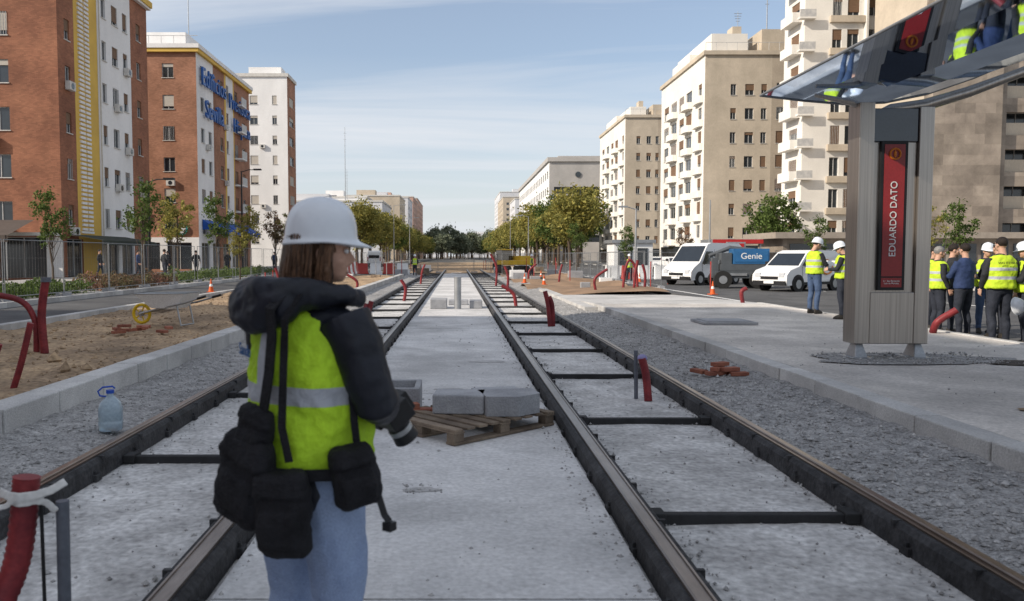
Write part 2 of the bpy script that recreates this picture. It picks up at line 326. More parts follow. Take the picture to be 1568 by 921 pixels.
for y in range(0,200,6): b.box(16.6,16.72,y,y+3,.10,.104)
b.box(10.0,10.12,18,200,.10,.104); b.obj('road_marking',whitep)
grid('dirt_median',-8.9,9.15,75.2,200,30,80,lambda x,y:.02+.1*abs(nz(x,y,.3)),dirtm)
grid('dirt_mound',3.4,9.15,34.2,75,24,80,lambda x,y:-.02+.4*max(0,nz(x,y,.25)+.25),M('dirt_brown',(.32,.21,.135),(.19,.13,.085),scale=.8,bump=.8,bscale=10,rough=1))
# ------------------------------------------------------------------ facades
def facade(mb,P0,u,n,W,z0,H,ops,zones,rec=.16,sill=True,seed=1,shm=3,sprob=.7):
    rr=random.Random(seed)
    P=lambda a,b,d=0:(P0[0]+u[0]*a-n[0]*d,P0[1]+u[1]*a-n[1]*d,z0+b)
    us={0,W};vs={0,H}
    for (a,b_,c_,d_,k) in ops: us|={a,b_};vs|={c_,d_}
    for (a,b_,m) in zones: us|={max(0,a),min(W,b_)}
    us=sorted(us);vs=sorted(vs)
    for i in range(len(us)-1):
        uc=(us[i]+us[i+1])/2; zm=0
        for (a,b_,m) in zones:
            if a<=uc<b_: zm=m
        col=[o for o in ops if o[0]<uc<o[1]]
        for j in range(len(vs)-1):
            vc=(vs[j]+vs[j+1])/2
            if any(o[2]<vc<o[3] for o in col): continue
            mb.quad(P(us[i],vs[j]),P(us[i+1],vs[j]),P(us[i+1],vs[j+1]),P(us[i],vs[j+1]),zm)
    for (a,b_,c_,d_,k) in ops:
        r=rec if k!='b' else 1.1
        zm=0
        for (za,zb,m) in zones:
            if za<=(a+b_)/2<zb: zm=m
        mb.quad(P(a,c_),P(b_,c_),P(b_,c_,r),P(a,c_,r),zm); mb.quad(P(a,d_),P(b_,d_),P(b_,d_,r),P(a,d_,r),zm)
        mb.quad(P(a,c_),P(a,d_),P(a,d_,r),P(a,c_,r),zm); mb.quad(P(b_,c_),P(b_,d_),P(b_,d_,r),P(b_,c_,r),zm)
        mb.quad(P(a,c_,r),P(b_,c_,r),P(b_,d_,r),P(a,d_,r),2)
        def fb(ua,ub,va,vb,d0,d1,m):
            pts=[P(ua,va,d0),P(ub,va,d0),P(ub,vb,d0),P(ua,vb,d0),P(ua,va,d1),P(ub,va,d1),P(ub,vb,d1),P(ua,vb,d1)]
            mb.add(pts,[(0,1,2,3),(4,5,6,7),(0,1,5,4),(1,2,6,5),(2,3,7,6),(3,0,4,7)],m)
        t=.05; 
        fb(a+.003,a+t,c_+.003,d_-.003,r-.05,r-.002,4); fb(b_-t,b_-.003,c_+.003,d_-.003,r-.05,r-.002,4)
        fb((a+b_)/2-t/2,(a+b_)/2+t/2,c_+.004,d_-.004,r-.045,r-.002,4); fb(a+t,b_-t,d_-t,d_-.004,r-.044,r-.002,4)
        if k=='w' and rr.random()<sprob:
            f=rr.choice([.25,.4,.55,.8,.97]); h=(d_-c_)*f
            fb(a+.006,b_-.006,d_-h,d_-.006,r-.09,r-.055,shm)
        if k=='w' and rr.random()<.12:
            x=a+.06
            while x<b_-.04: fb(x,x+.02,c_+.02,d_-.02,-.05,-.03,4); x+=.16
        if k=='b':
            fb(a,b_,c_,c_+.95,-.02,.08,zm)
        elif sill and k!='s': fb(a-.06,b_+.06,c_-.06,c_-.003,-.07,.05,5)
def rows(cols,z0,dz,nf,h,k='w'): return [(a,b_,z0+i*dz,z0+i*dz+h,k) for (a,b_) in cols for i in range(nf)]
def shell(mb,x0,x1,y0,y1,H,skip='',m=0,roof=5):
    if 'W' not in skip: mb.quad((x0,y0,0),(x0,y1,0),(x0,y1,H),(x0,y0,H),m)
    if 'E' not in skip: mb.quad((x1,y0,0),(x1,y1,0),(x1,y1,H),(x1,y0,H),m)
    if 'S' not in skip: mb.quad((x0,y0,0),(x1,y0,0),(x1,y0,H),(x0,y0,H),m)
    if 'N' not in skip: mb.quad((x0,y1,0),(x1,y1,0),(x1,y1,H),(x0,y1,H),m)
    mb.quad((x0,y0,H),(x1,y0,H),(x1,y1,H),(x0,y1,H),roof)
def acs(mb,P0,u,n,lst,m=5):
    for (a,z) in lst:
        c=Vector((P0[0]+u[0]*a+n[0]*.05,P0[1]+u[1]*a+n[1]*.05,z)); U=Vector((u[0],u[1],0));NN=Vector((n[0],n[1],0))
        p=[c+U*i*.4+NN*j*.3+Vector((0,0,k*.55)) for k in(0,1) for j in (0,1) for i in (-1,1)]
        mb.add(p,[(0,1,3,2),(4,5,7,6),(0,1,5,4),(2,3,7,6),(0,2,6,4),(1,3,7,5)],m)
        q=c+NN*.306+Vector((0,0,.27)); mb.cyl(q,.2,.01,tuple(NN),12,2)
trim=M('stone_trim',(.62,.60,.56),(.52,.50,.47),rough=.8)
E=(1,0);S=(0,-1);Wn=(-1,0)
H1=21.6
b=MB()
shell(b,-50,-25,50.6,65.2,H1,'SE')
ops=rows([(3.0,4.2),(6.5,7.7),(12.9,14.1),(16,17.2),(20.5,21.9)],3.7,2.95,6,1.45)+[(a,a+3,.3,2.9,'s') for a in (1,5,9,13,17,21)]
facade(b,(-50,50.6),E,S,25,0,H1,ops,[(0,25,0)],seed=3)
ops=rows([(.9,1.6)],3.7,2.95,6,1.3)+rows([(6.3,7.0),(8.0,9.0),(9.9,10.7)],3.7,2.95,6,1.35)+rows([(12.4,13.2)],3.7,2.95,6,1.3)+[(a,a+2.2,.3,2.8,'s') for a in (.6,6.2,9,11.9)]
facade(b,(-25,50.6),(0,1),E,14.6,0,H1,ops,[(0,2.2,0),(2.2,5.6,6),(5.6,11.3,1),(11.3,14.6,0)],seed=4,shm=7)
for a in (-50,-46,-42,-38,-34,-30,-26): b.box(a,a+1.0,50.52,50.59,.33,2.9,1)
for i in range(62):
    z=3.4+i*.29
    b.box(-25,-24.9,53.3,53.95,z,z+.16,1); b.box(-25,-24.9,54.15,54.8,z,z+.16,1)
b.box(-25,-24.93,53.15,54.95,3.2,3.35,1)
b.box(-50.3,-24.6,50.2,65.5,H1,H1+.45,6); b.box(-50.2,-24.7,50.3,65.4,H1-.18,H1-.003,1)
b.box(-40,-30,53,62,H1+.45,H1+3,1)
acs(b,(-25,50.6),(0,1),E,[(8.4,6.4),(8.5,12.2),(10.3,9.3),(1.2,12.3),(1.3,3.0),(12.8,6.3),(10.3,15.2)])
acs(b,(-50,50.6),E,S,[(21.3,3.0),(20.8,8.6),(16.5,11.8)])
b.box(-49.9,-25,49.2,50.5,2.95,3.15,5)
b.tube([(-24.85,56.25,.3),(-24.85,56.25,H1)],.05,6,5)
b.obj('brick_apartment_building',[brick1,plaster,glass,shut,frame,trim,yellow,shutb])
H2=21.3
b=MB(); shell(b,-50,-25.2,78,97.6,H2,'SE')
ops=rows([(19.2-.6,19.8),(21.5,22.6)],3.9,3.0,6,1.35)+rows([(16,17)],3.9,3,6,1.35)+[(a,a+2.6,.4,3.0,'s') for a in (15,18.4,21.6)]
facade(b,(-50,78),E,S,24.8,0,H2,ops,[(0,24.8,0)],seed=5)
b.box(-50,-25.17,77.9,77.99,3.0,3.5,1)
for a in (-35.3,-32.3,-29.0,-25.9): b.box(a,a+.72,77.9,77.99,.3,3.0,1)
ops=rows([(1.2,2.3),(3.6,4.7),(7.6,8.7),(10,10.8),(13.2,14.4),(16.4,17.6)],3.9,3.0,6,1.4)+[(a,a+2.6,.4,3.0,'s') for a in (.8,4.4,8,11.6,15.2)]
facade(b,(-25.2,78),(0,1),E,19.6,0,H2,ops,[(0,5.3,1),(5.3,9.3,0),(9.3,9.9,6),(9.9,12.6,1),(12.6,13,6),(13,19.6,0)],seed=6,shm=7)
b.box(-50.2,-24.9,77.7,97.9,H2,H2+.35,6); b.box(-50.3,-24.8,77.6,98,H2+.35,H2+.75,1)
b.box(-40,-27.5,82,92,H2+.75,H2+3.0,1); b.box(-34,-28,92.2,97,H2+.75,H2+2.4,5)
x=-50
while x<-24.8: b.tube([(x,77.7,H2+.75),(x,77.7,H2+1.5)],.025,5,4); x+=1.2
b.tube([(-50,77.7,H2+1.5),(-24.9,77.7,H2+1.5)],.03,5,4)
for i,zz in enumerate((6.3,9.3,12.3,15.3)): acs(b,(-25.2,78),(0,1),E,[(3+ (i%2)*6.2,zz)]); 
acs(b,(-50,78),E,S,[(22.2,8.5),(19.3,5.6)])
for i in range(6):
    b.box(-25.2,-24.3,91.0,93.0,3.6+3*i,3.75+3*i,1); b.box(-24.36,-24.3,91,93,3.75+3*i,4.6+3*i,4)
b.obj('brick_apartment_building',[brick2,plaster,glass,shut,frame,trim,yellow,shutb])
bluel=M('blue_letters',(.03,.12,.40),rough=.4); sg=empty('building_lettering_sign')
for (t,y,z,s) in (('Edificios',81.4,19.2,2.5),('Sevilla',81.4,16.2,2.5),('Previsora',91.0,18.6,2.3),('Hispana',91.8,16.2,2.2)):
    text('letters',t,s,bluel,(-24.9,y+1.4,z),(math.radians(90),0,math.radians(90)),sg,.09)
b=MB()
for i in range(5):
    y=79+i*3.6; b.add([(-25.15,y,5.3),(-25.15,y+3,5.3),(-23.7,y+3,4.3),(-23.7,y,4.3),(-23.7,y+3,3.9),(-23.7,y,3.9)],[(0,1,2,3),(3,2,4,5)],0)
    b.add([(-25.15,y,5.3),(-23.7,y,4.3),(-25.15,y,4.3)],[(0,1,2)],0)
b.obj('shop_awning',M('blue_awning',(.02,.09,.38),rough=.7))
b=MB(); b.cyl((-26.8,77.86,4.3),.55,.06,(0,-1,0),28,0); b.cyl((-26.8,77.79,4.3),.42,.02,(0,-1,0),28,1)
b.obj('round_shop_sign',[M('turq',(.03,.42,.42),rough=.4),whitep])
b=MB()
for (x0,x1,m) in ((-36,-29.6,0),(-29.3,-26.0,1)):
    b.add([(x0,49.15,3.9),(x1,49.15,3.9),(x1,46.2,2.9),(x0,46.2,2.9),(x1,46.2,2.5),(x0,46.2,2.5)],[(0,1,2,3),(3,2,4,5)],m)
    for x in (x0+.1,x1-.1): b.box(x-.03,x+.03,46.2,46.26,.33,2.9,2)
b.add([(-24.9,51,3.1),(-24.9,60,3.1),(-22.6,60,2.7),(-22.6,51,2.7),(-22.6,60,2.4),(-22.6,51,2.4)],[(0,1,2,3),(3,2,4,5)],3)
b.obj('shop_awning',[M('awn_beige',(.42,.38,.31),rough=.9),M('awn_brown',(.10,.08,.07),rough=.9),galv,M('awn_green',(.05,.06,.05),rough=.9)])
b=MB(); shell(b,-45,-25.7,122,128,28.7,'SE',0)
facade(b,(-45,122),E,S,19.3,0,28.7,rows([(13.6,14.8),(17.0,17.7)],3.6,3.0,8,1.3)+rows([(10.5,11.3)],3.6,3,8,1.3),[(0,19.3,0)],seed=8)
facade(b,(-25.7,122),(0,1),E,6,0,28.7,rows([(1.5,4.5)],3.6,3,8,1.4),[(0,6,1)],seed=9)
b.box(-45.2,-25.5,121.8,128.2,28.7,29.2,5); b.box(-38,-36.8,124,125,29.2,31.6,0); b.box(-32,-27,124,127,29.2,30.6,0)
acs(b,(-45,122),E,S,[(15.5,9),(15.5,18),(12,15)])
b.obj('white_apartment_tower',[plaster,brick2,glass,shut,frame,trim])
b=MB(); shell(b,-50,-25,-70,7.5,H1,'SEN');  # unseen block off to the left, put in to shade the foreground
facade(b,(-25,-70),(0,1),E,77.5,0,H1,rows([(x,x+1.3) for x in range(3,76,4)],3.7,2.95,6,1.4),[(0,77.5,0)],seed=11)
facade(b,(-50,7.5),E,(0,1),25,0,H1,rows([(x,x+1.3) for x in range(3,22,4)],3.7,2.95,6,1.4),[(0,25,0)],seed=12)
facade(b,(-50,-70),E,S,25,0,H1,rows([(x,x+1.3) for x in range(3,22,4)],3.7,2.95,6,1.4),[(0,25,0)],seed=12)
b.box(-50.2,-24.7,-70.2,7.7,H1,H1+.5,1); b.obj('brick_apartment_building',[brick1,plaster,glass,shut,frame,trim])
tanpl=M('tan_pl',(.44,.37,.29),(.36,.305,.24),scale=.3,rough=.9,bscale=10,big=.1)
def right_tower(name,x0,y0,w_,dep,H,fh,seed,topz=2.6):
    b=MB(); nf=int((H-3.5)/fh)
    shell(b,x0,x0+w_,y0,y0+dep,H,'SW',0)
    cols=[(3.2,3.9),(5.0,6.1),(7.0,7.7)] if w_>12 else [(2,2.7),(3.8,4.6),(5.4,6)]
    ops=rows(cols,3.9,fh,nf,1.35)
    if w_>12: ops+=rows([(8.9,10.0)],3.9,fh,nf,1.5)+rows([(10.8,w_*.985)],3.4,fh,nf,2.3,'b')
    else: ops+=rows([(7.4,8.4)],3.9,fh,nf,1.5)
    facade(b,(x0,y0),E,S,w_,0,H,ops,[(0,w_*.58,0),(w_*.58,w_,8)],seed=seed,shm=7,sprob=.6)
    cols=[(1.2,2.6),(dep*.26,dep*.26+2.6),(dep*.43,dep*.43+2.2),(dep*.60,dep*.60+2.8),(dep*.80,dep*.80+2.4)]
    ops=rows(cols,3.7,fh,nf,1.9)
    facade(b,(x0,y0),(0,1),Wn,dep,0,H,ops,[(0,dep,1)],seed=seed+1,shm=7,sprob=.5)
    for i in range(nf):
        z=3.4+i*fh
        for (ya,yb) in ((dep*.03,dep*.18),(dep*.24,dep*.40),(dep*.58,dep*.76)):
            n=8; pts=[(x0,y0+ya)]; q=.45 if ya<1 else .75
            for k in range(n+1):
                a=math.pi*k/n; pts.append((x0-.12-q*max(0,math.sin(a))**.5,y0+(ya+yb)/2-(yb-ya)/2*math.cos(a)))
            pts.append((x0,y0+yb))
            b.rings([[Vector((p[0],p[1],z-.25)) for p in pts],[Vector((p[0],p[1],z+.6)) for p in pts]],1,True,False)
        if w_>12: b.box(x0+10.7,x0+w_+.1,y0-.9,y0-.003,z-.1,z+.05,8); b.box(x0+10.7,x0+w_+.1,y0-.92,y0-.86,z+.05,z+.9,0)
    b.box(x0-.25,x0+w_+.25,y0-.25,y0+dep+.25,H,H+.5,0)
    b.box(x0+1.2,x0+w_*.40,y0+1.5,y0+dep*.8,H+.5,H+topz,1); b.box(x0+w_*.50,x0+w_-.3,y0+.6,y0+dep*.6,H+.5,H+topz*1.1,0)
    b.box(x0+w_*.3,x0+w_*.38,y0+3,y0+5,H+topz,H+topz+1.3,0); b.box(x0-.1,x0+1.15,y0+dep*.3,y0+dep*.7,H+.5,H+1.6,1)
    x=x0
    while x<x0+w_: b.tube([(x,y0-.1,H+.5),(x,y0-.1,H+1.5)],.03,5,4); x+=1.3
    b.tube([(x0,y0-.1,H+1.5),(x0+w_,y0-.1,H+1.5)],.03,5,4)
    b.box(x0+.8,x0+w_-1,y0-.06,y0-.01,.4,3.0,2); b.box(x0-.06,x0-.01,y0+1,y0+dep-1,.4,3.0,2)
    return b.obj(name,[cream,creamw,glass,shut,frame,trim,yellow,shutb,tanpl])
right_tower('cream_apartment_tower',30.7,100,14.3,21,26.5,2.95,21,3.0)
right_tower('cream_apartment_tower',29.9,143,10,25,26.2,2.95,31,2.2)
# C
b=MB(); x0,y0,W,H=32.6,76,8,42
shell(b,x0,x0+W,y0,y0+4.6,H,'SW',0)
nf=12
ops=rows([(2.6,3.5),(4.0,5.1),(6.0,7.0)],3.3,2.98,nf,1.75)
facade(b,(x0,y0),E,S,W,0,H,ops,[(0,W,1)],seed=41,shm=7,sprob=.75)
facade(b,(x0,y0),(0,1),Wn,4.6,0,H,rows([(1.2,3)],3.3,2.98,nf,1.7),[(0,4.6,1)],seed=42,shm=7)
for i in range(nf):
    z=2.9+2.98*i
    b.box(x0+2.3,x0+5.5,y0-.35,y0-.002,z-.25,z+.35,0)
    b.box(x0-.9,x0-.003,y0+.6,y0+3.4,z,z+.9,1); b.box(x0-.7,x0+.8,y0-.6,y0-.003,z,z+.16,1)
    b.box(x0-.7,x0+.8,y0-.6,y0-.55,z+.16,z+.85,4)
    b.box(x0+5.55,x0+5.75,y0-.5,y0-.002,z-.3,z+2.67,1)
b.obj('white_apartment_tower',[cream,creamw,glass,shut,frame,trim,yellow,shutb])
# D
b=MB(); x0,y0=37.1,64.0
shell(b,x0,x0+45,y0,y0+8,42,'S',0)
facade(b,(x0+6,y0),E,S,39,0,42,rows([(x,x+3) for x in (.5,4.2,7.9,11.6,15.3,19,22.7,26.4)],2.6,2.9,13,1.9,'b'),[(0,39,0)],seed=44,shm=7)
b.box(x0-.05,x0+5.4,y0-1.2,y0-.003,0,42,8); b.box(x0+5.4,x0+6,y0-.8,y0-.003,0,42,8)
for i in range(13): b.box(x0+6,x0+45,y0-.5,y0-.13,1.4+2.9*i,2.5+2.9*i,8)
b.obj('tan_office_block',[cream,creamw,glass,shut,frame,trim,yellow,shutb,tan])
b=MB(); x0,y0=28.7,250
shell(b,x0,x0+40,y0,y0+118,31,'SW',0)
facade(b,(x0,y0),E,S,40,0,31,[(1.5,38.5,6+5*i,8.2+5*i,'s') for i in range(4)],[(0,40,0)],seed=51,rec=.5)
facade(b,(x0,y0),(0,1),Wn,118,0,31,rows([(x,x+3.5) for x in range(3,112,6)],6,5,5,2.4,'s'),[(0,118,1)],seed=52)
b.box(x0-.6,x0+40.5,y0-.6,y0+118.6,31,32.3,0); b.box(x0+4,x0+30,y0+10,y0+60,32.3,34,0)
b.cyl((x0+9,y0-.1,27),.9,.15,(0,-1,0),20,2); b.cyl((x0+9,y0-.1,21.8),.9,.15,(0,-1,0),20,2)
b.obj('office_building',[greyw,plaster,glass,shut,frame,trim])
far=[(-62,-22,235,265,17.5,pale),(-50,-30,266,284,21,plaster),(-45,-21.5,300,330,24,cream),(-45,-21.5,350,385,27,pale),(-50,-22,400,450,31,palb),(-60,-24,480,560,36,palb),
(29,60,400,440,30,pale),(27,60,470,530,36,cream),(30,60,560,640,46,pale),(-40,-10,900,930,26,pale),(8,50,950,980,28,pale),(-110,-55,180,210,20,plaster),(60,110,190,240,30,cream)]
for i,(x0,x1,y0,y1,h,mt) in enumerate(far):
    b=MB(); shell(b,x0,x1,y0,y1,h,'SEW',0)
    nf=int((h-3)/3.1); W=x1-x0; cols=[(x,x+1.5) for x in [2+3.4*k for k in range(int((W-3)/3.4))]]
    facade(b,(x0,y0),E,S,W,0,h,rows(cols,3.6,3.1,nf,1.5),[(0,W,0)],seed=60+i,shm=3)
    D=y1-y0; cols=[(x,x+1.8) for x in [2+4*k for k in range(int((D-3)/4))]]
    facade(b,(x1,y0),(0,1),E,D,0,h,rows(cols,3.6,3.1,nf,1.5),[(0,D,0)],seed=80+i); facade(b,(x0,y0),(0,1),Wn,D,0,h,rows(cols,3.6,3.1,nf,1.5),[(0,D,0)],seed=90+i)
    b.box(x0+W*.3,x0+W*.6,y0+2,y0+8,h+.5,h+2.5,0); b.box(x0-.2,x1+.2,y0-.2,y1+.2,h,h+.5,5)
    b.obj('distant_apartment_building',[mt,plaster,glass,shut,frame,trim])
b=MB(); b.box(24.5,44,60,65,.24,3.0,0); b.box(23.6,45,59.2,66,3.0,3.45,1)
for x in (25,27.4,29.8,32.2,34.6,37,39.4,41.8): b.box(x,x+2.0,59.93,59.99,.5,2.6,2)
b.obj('low_pavilion',[tan,M('pav_roof',(.34,.29,.24),rough=.8),glass])
b=MB(); b.box(12.2,15.2,62,65,.1,2.7,0); b.box(12.0,15.4,61.8,65.2,2.7,2.95,1); b.box(12.5,13.6,61.95,61.99,1.0,2.2,2); b.box(14,14.8,61.95,61.99,.2,2.3,2)
b.obj('site_kiosk',[whitep,galv,glass])
b=MB(); b.box(19.2,23.0,60,63,2.6,2.95,1); b.box(19.3,19.4,60.1,60.2,.1,2.6,1); b.box(22.8,22.9,60.1,60.2,.1,2.6,1); b.box(20,22.5,62.8,62.9,.1,2.6,0); b.box(19.2,23,59.95,59.99,2.62,2.93,2)
b.obj('bus_shelter',[whitep,galv,M('red_panel',(.5,.03,.03),rough=.4)])
b=MB(); b.box(17.6,18.8,52,52.3,.1,2.6,0); b.box(17.7,18.7,51.97,51.995,1.0,2.5,1); bevel(b.obj('advertising_panel',[galv,MATS['red_panel']]),.02)
def mast(x,y,z0,z1,r=.06):
    b=MB(); b.tube([(x,y,z0),(x,y,z1)],[r,r*.4],6,0)
    for k in range(4):
        zz=z1-(k+1)*(z1-z0)*.08; b.box(x-.5+.08*k,x+.5-.08*k,y-.03,y+.03,zz,zz+.05,0)
    b.obj('roof_antenna',galv)
mast(-28.5,86,24,35); mast(-33.5,240,17,40,.15); mast(40.5,106,27,38,.1); mast(-36,262,17,30,.12); mast(36,104,29,33,.06); mast(-30,55,24.5,28,.04)
# ------------------------------------------------------------------ trees
def treemesh(name,h,tr,cr,cz,mat,ncl,nlf,ls,seed,flat=.8):
    r=random.Random(seed); b=MB()
    base=[(0,0,0),(r.uniform(-.05,.05)*h*.3,0,h*.2),(r.uniform(-.03,.03)*h,r.uniform(-.03,.03)*h,h*.42),(0,0,h*.75)]
    b.tube(base,[tr*1.25,tr,tr*.75,tr*.25],8,0)
    cl=[]
    for i in range(ncl):
        a=r.uniform(0,6.283); e=r.uniform(-1,1); q=(r.random()**.45)
        rr_=cr*(.75+.35*mnoise.noise(Vector((math.cos(a)*1.5+seed,math.sin(a)*1.5,e*2))))
        p=Vector((math.cos(a)*math.sqrt(1-e*e)*rr_*q,math.sin(a)*math.sqrt(1-e*e)*rr_*q,cz+e*rr_*flat*q)); cl.append((p,cr*r.uniform(.13,.27)))
    for (p,s) in cl[:14]:
        st=Vector((0,0,h*r.uniform(.25,.45))); mid=(st+p)/2+Vector((0,0,-.05*h)); b.tube([st,mid,p],[tr*.4,tr*.22,tr*.06],5,0)
    for (p,s) in cl:
        for _ in range(nlf):
            d=Vector((r.gauss(0,1),r.gauss(0,1),r.gauss(0,.8)))*s*.55; c=p+d
            u=Vector((r.gauss(0,1),r.gauss(0,1),r.gauss(0,1))).normalized(); v=u.cross(Vector((r.gauss(0,1),r.gauss(0,1),r.gauss(0,1)))).normalized(); l=ls*r.uniform(.6,1.3)
            b.add([c-u*l,c+v*l*.5,c+u*l,c-v*l*.5],[(0,1,2,3)],1)
    me=bpy.data.meshes.new(name); me.from_pydata(b.v,[],b.f); me.materials.append(bark); me.materials.append(mat); me.polygons.foreach_set('material_index',b.m); me.update(); return me
TY=[treemesh('plane_tree',11,.22,4.6,7.0,mt,90,75,.24,s,.85) for s,mt in ((1,leafY),(2,leafY),(3,leafG),(4,leafY))]
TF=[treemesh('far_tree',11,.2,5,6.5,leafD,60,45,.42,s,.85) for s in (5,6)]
TS=[treemesh('street_tree',4.6,.05,1.15,3.2,mt,36,44,.075,s,1.4) for s,mt in ((11,leafG),(12,leafY),(13,leafR))]
y=112;k=0
while y<420:
    sc_=R.uniform(.95,1.18); inst('plane_tree',TY[k%4],None,(16.8+R.uniform(-1.2,1.2),y,0),R.uniform(0,6),sc_)
    if 150<y<260: inst('plane_tree',TY[(k+1)%4],None,(23.5+R.uniform(-1,1),y,0),R.uniform(0,6),sc_*1.1)
    y+=9.0; k+=1
y=118
while y<420:
    inst('plane_tree',TY[k%4],None,(-15.4+R.uniform(-1.2,1.2),y,0),R.uniform(0,6),R.uniform(.85,1.03)); y+=9;k+=1
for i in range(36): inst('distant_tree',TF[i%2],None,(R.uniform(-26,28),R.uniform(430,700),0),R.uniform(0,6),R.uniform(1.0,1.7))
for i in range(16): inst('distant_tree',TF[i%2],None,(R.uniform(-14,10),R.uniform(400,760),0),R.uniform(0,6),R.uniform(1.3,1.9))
inst('evergreen_tree',treemesh('evergreen_tree',7,.16,2.6,4.4,leafG,60,60,.16,21,1.1),None,(29.0,73.5,.2),.4,1.1)
for (x,y,i,s) in ((-15.2,38.5,0,1.12),(-15.4,44,1,1.12),(-17.5,34.5,0,.95),(-15,50,0,1.15),(-15,57,1,1.15),(-15,66,2,1.15),(-15,76,0,1.3),(-12.8,47,1,.7),(22.6,50,0,.9),(15.5,54,2,.8),(10.5,70,0,1),(22.5,36,0,.9),(29,34,1,1.1),(31,38,1,1.2),(-14.6,86,1,1.3),(11,52,0,.8),(26,44,1,1),(27,52,0,1.2),(-14.6,97,1,1.4),(-14.6,108,1,1.5),(-20,56,0,1.2),(-15.2,71,1,1.2),(-19,28,0,.9)):
    inst('street_tree',TS[i],None,(x,y,.3 if x<0 else .1),R.uniform(0,6),s)
def hedge(x0,x1,y0,y1,z0,h,mat,n,ls=.05):
    b=MB()
    for _ in range(n):
        x=R.uniform(x0,x1);y=R.uniform(y0,y1); hh=h*(.7+.7*mnoise.noise(Vector((x*1.3,y*1.3,2)))); z=z0+hh*R.random()**.6
        u=Vector((R.gauss(0,1),R.gauss(0,1),R.gauss(0,1))).normalized(); v=u.cross(Vector((R.gauss(0,1),R.gauss(0,1),1))).normalized(); l=ls*R.uniform(.6,1.4); c=Vector((x,y,z))
        b.add([c-u*l,c+v*l*.5,c+u*l,c-v*l*.5],[(0,1,2,3)],0)
    b.obj('hedge',mat)
hedge(-15.2,-13.6,22,30,.3,.6,leafG,6000,.06); hedge(-15.2,-13.6,31,39,.3,.7,leafR,6000,.06); hedge(-15.2,-13.6,40,60,.3,.7,leafG,6000,.07); hedge(24.4,26,30,58,.24,.9,leafG,5000,.08)
# ------------------------------------------------------------------ fences
def fencemesh():
    b=MB(); Wd,Hh=3.4,1.85
    for p in ([(0,0,.1),(0,0,Hh)],[(Wd,0,.1),(Wd,0,Hh)],[(0,0,Hh),(Wd,0,Hh)],[(0,0,.15),(Wd,0,.15)]): b.tube(p,.016,6,0)
    x=.14
    while x<Wd: b.box(x-.0012,x+.0012,-.0012,.0012,.15,Hh,0); x+=.17
    for z in (.7,1.3): b.box(0,Wd,-.002,.002,z,z+.004,0)
    b.box(-.3,.3,-.12,.12,0,.13,1)
    me=bpy.data.meshes.new('fence'); me.from_pydata(b.v,[],b.f); me.materials.append(fencem); me.materials.append(cblock); me.polygons.foreach_set('material_index',b.m); return me
FM=fencemesh()
def fence(x0,y0,dx,dy,n,z):
    a=math.atan2(dy,dx)
    for i in range(n): inst('construction_fence',FM,None,(x0+math.cos(a)*3.5*i,y0+math.sin(a)*3.5*i,z),a+R.uniform(-.05,.05))
fence(-13.35,20,0,1,14,.33); fence(-9.4,48,0,1,10,.2); fence(10,39,0,1,10,.1); fence(-8.8,78,1,.05,5,.02); fence(3.5,62,1,.0,2,.05); fence(10.2,58,1,.1,4,.1)
fence(24.3,40,0,1,6,.24)
def lamp(x,y,z,h,arm=1.2,mat=None):
    b=MB(); b.tube([(x,y,z),(x,y,z+h*.5),(x,y,z+h)],[.09,.07,.045],10,0); b.cyl((x,y,z),.15,.25,'z',12,0)
    b.tube([(x,y,z+h-.05),(x+arm*.5,y,z+h+.1),(x+arm,y,z+h+.12)],[.035,.03,.03],8,0); b.box(x+arm-.1,x+arm+.45,y-.11,y+.11,z+h+.07,z+h+.18,0)
    b.obj('street_lamp',mat or galv)
lamp(-15.8,41,.3,5.2,.9,blackm); lamp(-15.6,58,.3,7.5,1,blackm); lamp(11.4,51,.1,4.6,-1.0); lamp(-9.5,120,.2,9,1.4); lamp(10,112,.2,7,-1.4); lamp(-9.5,160,.2,9,1.4); lamp(10,150,.2,8,-1.4); lamp(-15,90,.3,8,1)
b=MB(); b.tube([(17.7,56,.1),(17.7,56,5.6)],[.08,.05],8,0); b.obj('light_pole',galv)
# ------------------------------------------------------------------ pipes
def corr(name,pts,r,mat=redp,cap=None):
    b=MB(); P=[Vector(p) for p in pts]; fine=[]
    for i in range(len(P)-1):
        p0=P[max(i-1,0)];p1=P[i];p2=P[i+1];p3=P[min(i+2,len(P)-1)]; n=max(6,int((p2-p1).length/.012))
        for k in range(n):
            t=k/n; fine.append(.5*((2*p1)+(-p0+p2)*t+(2*p0-5*p1+4*p2-p3)*t*t+(-p0+3*p1-3*p2+p3)*t**3))
    fine.append(P[-1]); rad=[r*(1.0+(.07 if i%2 else -.03)) for i in range(len(fine))]
    b.tube(fine,rad,14,0,True)
    ms=[mat]
    if cap:
        e=P[-1]; b.cyl(tuple(e-Vector((0,0,.05))),r*1.25,.07,'z',14,1); ms.append(cap)
    b.obj(name,ms)
lil=M('tape_lilac',(.30,.28,.5),rough=.5); wtape=M('tape_white',(.70,.69,.67),rough=.6)
corr('conduit_pipe',[(-1.80,2.75,-.02),(-1.74,2.8,.25),(-1.64,2.9,.55),(-1.60,2.92,.88)],.046)
b=MB(); b.tube([(-1.49,2.95,-.02),(-1.485,2.95,.78)],[.024,.024],14,0); b.obj('grey_post',greyp)
b=MB(); b.tube([(-1.55,2.93,-.02),(-1.555,2.93,.8)],[.007,.007],8,0); b.obj('steel_rod',blackm)
b=MB(); 
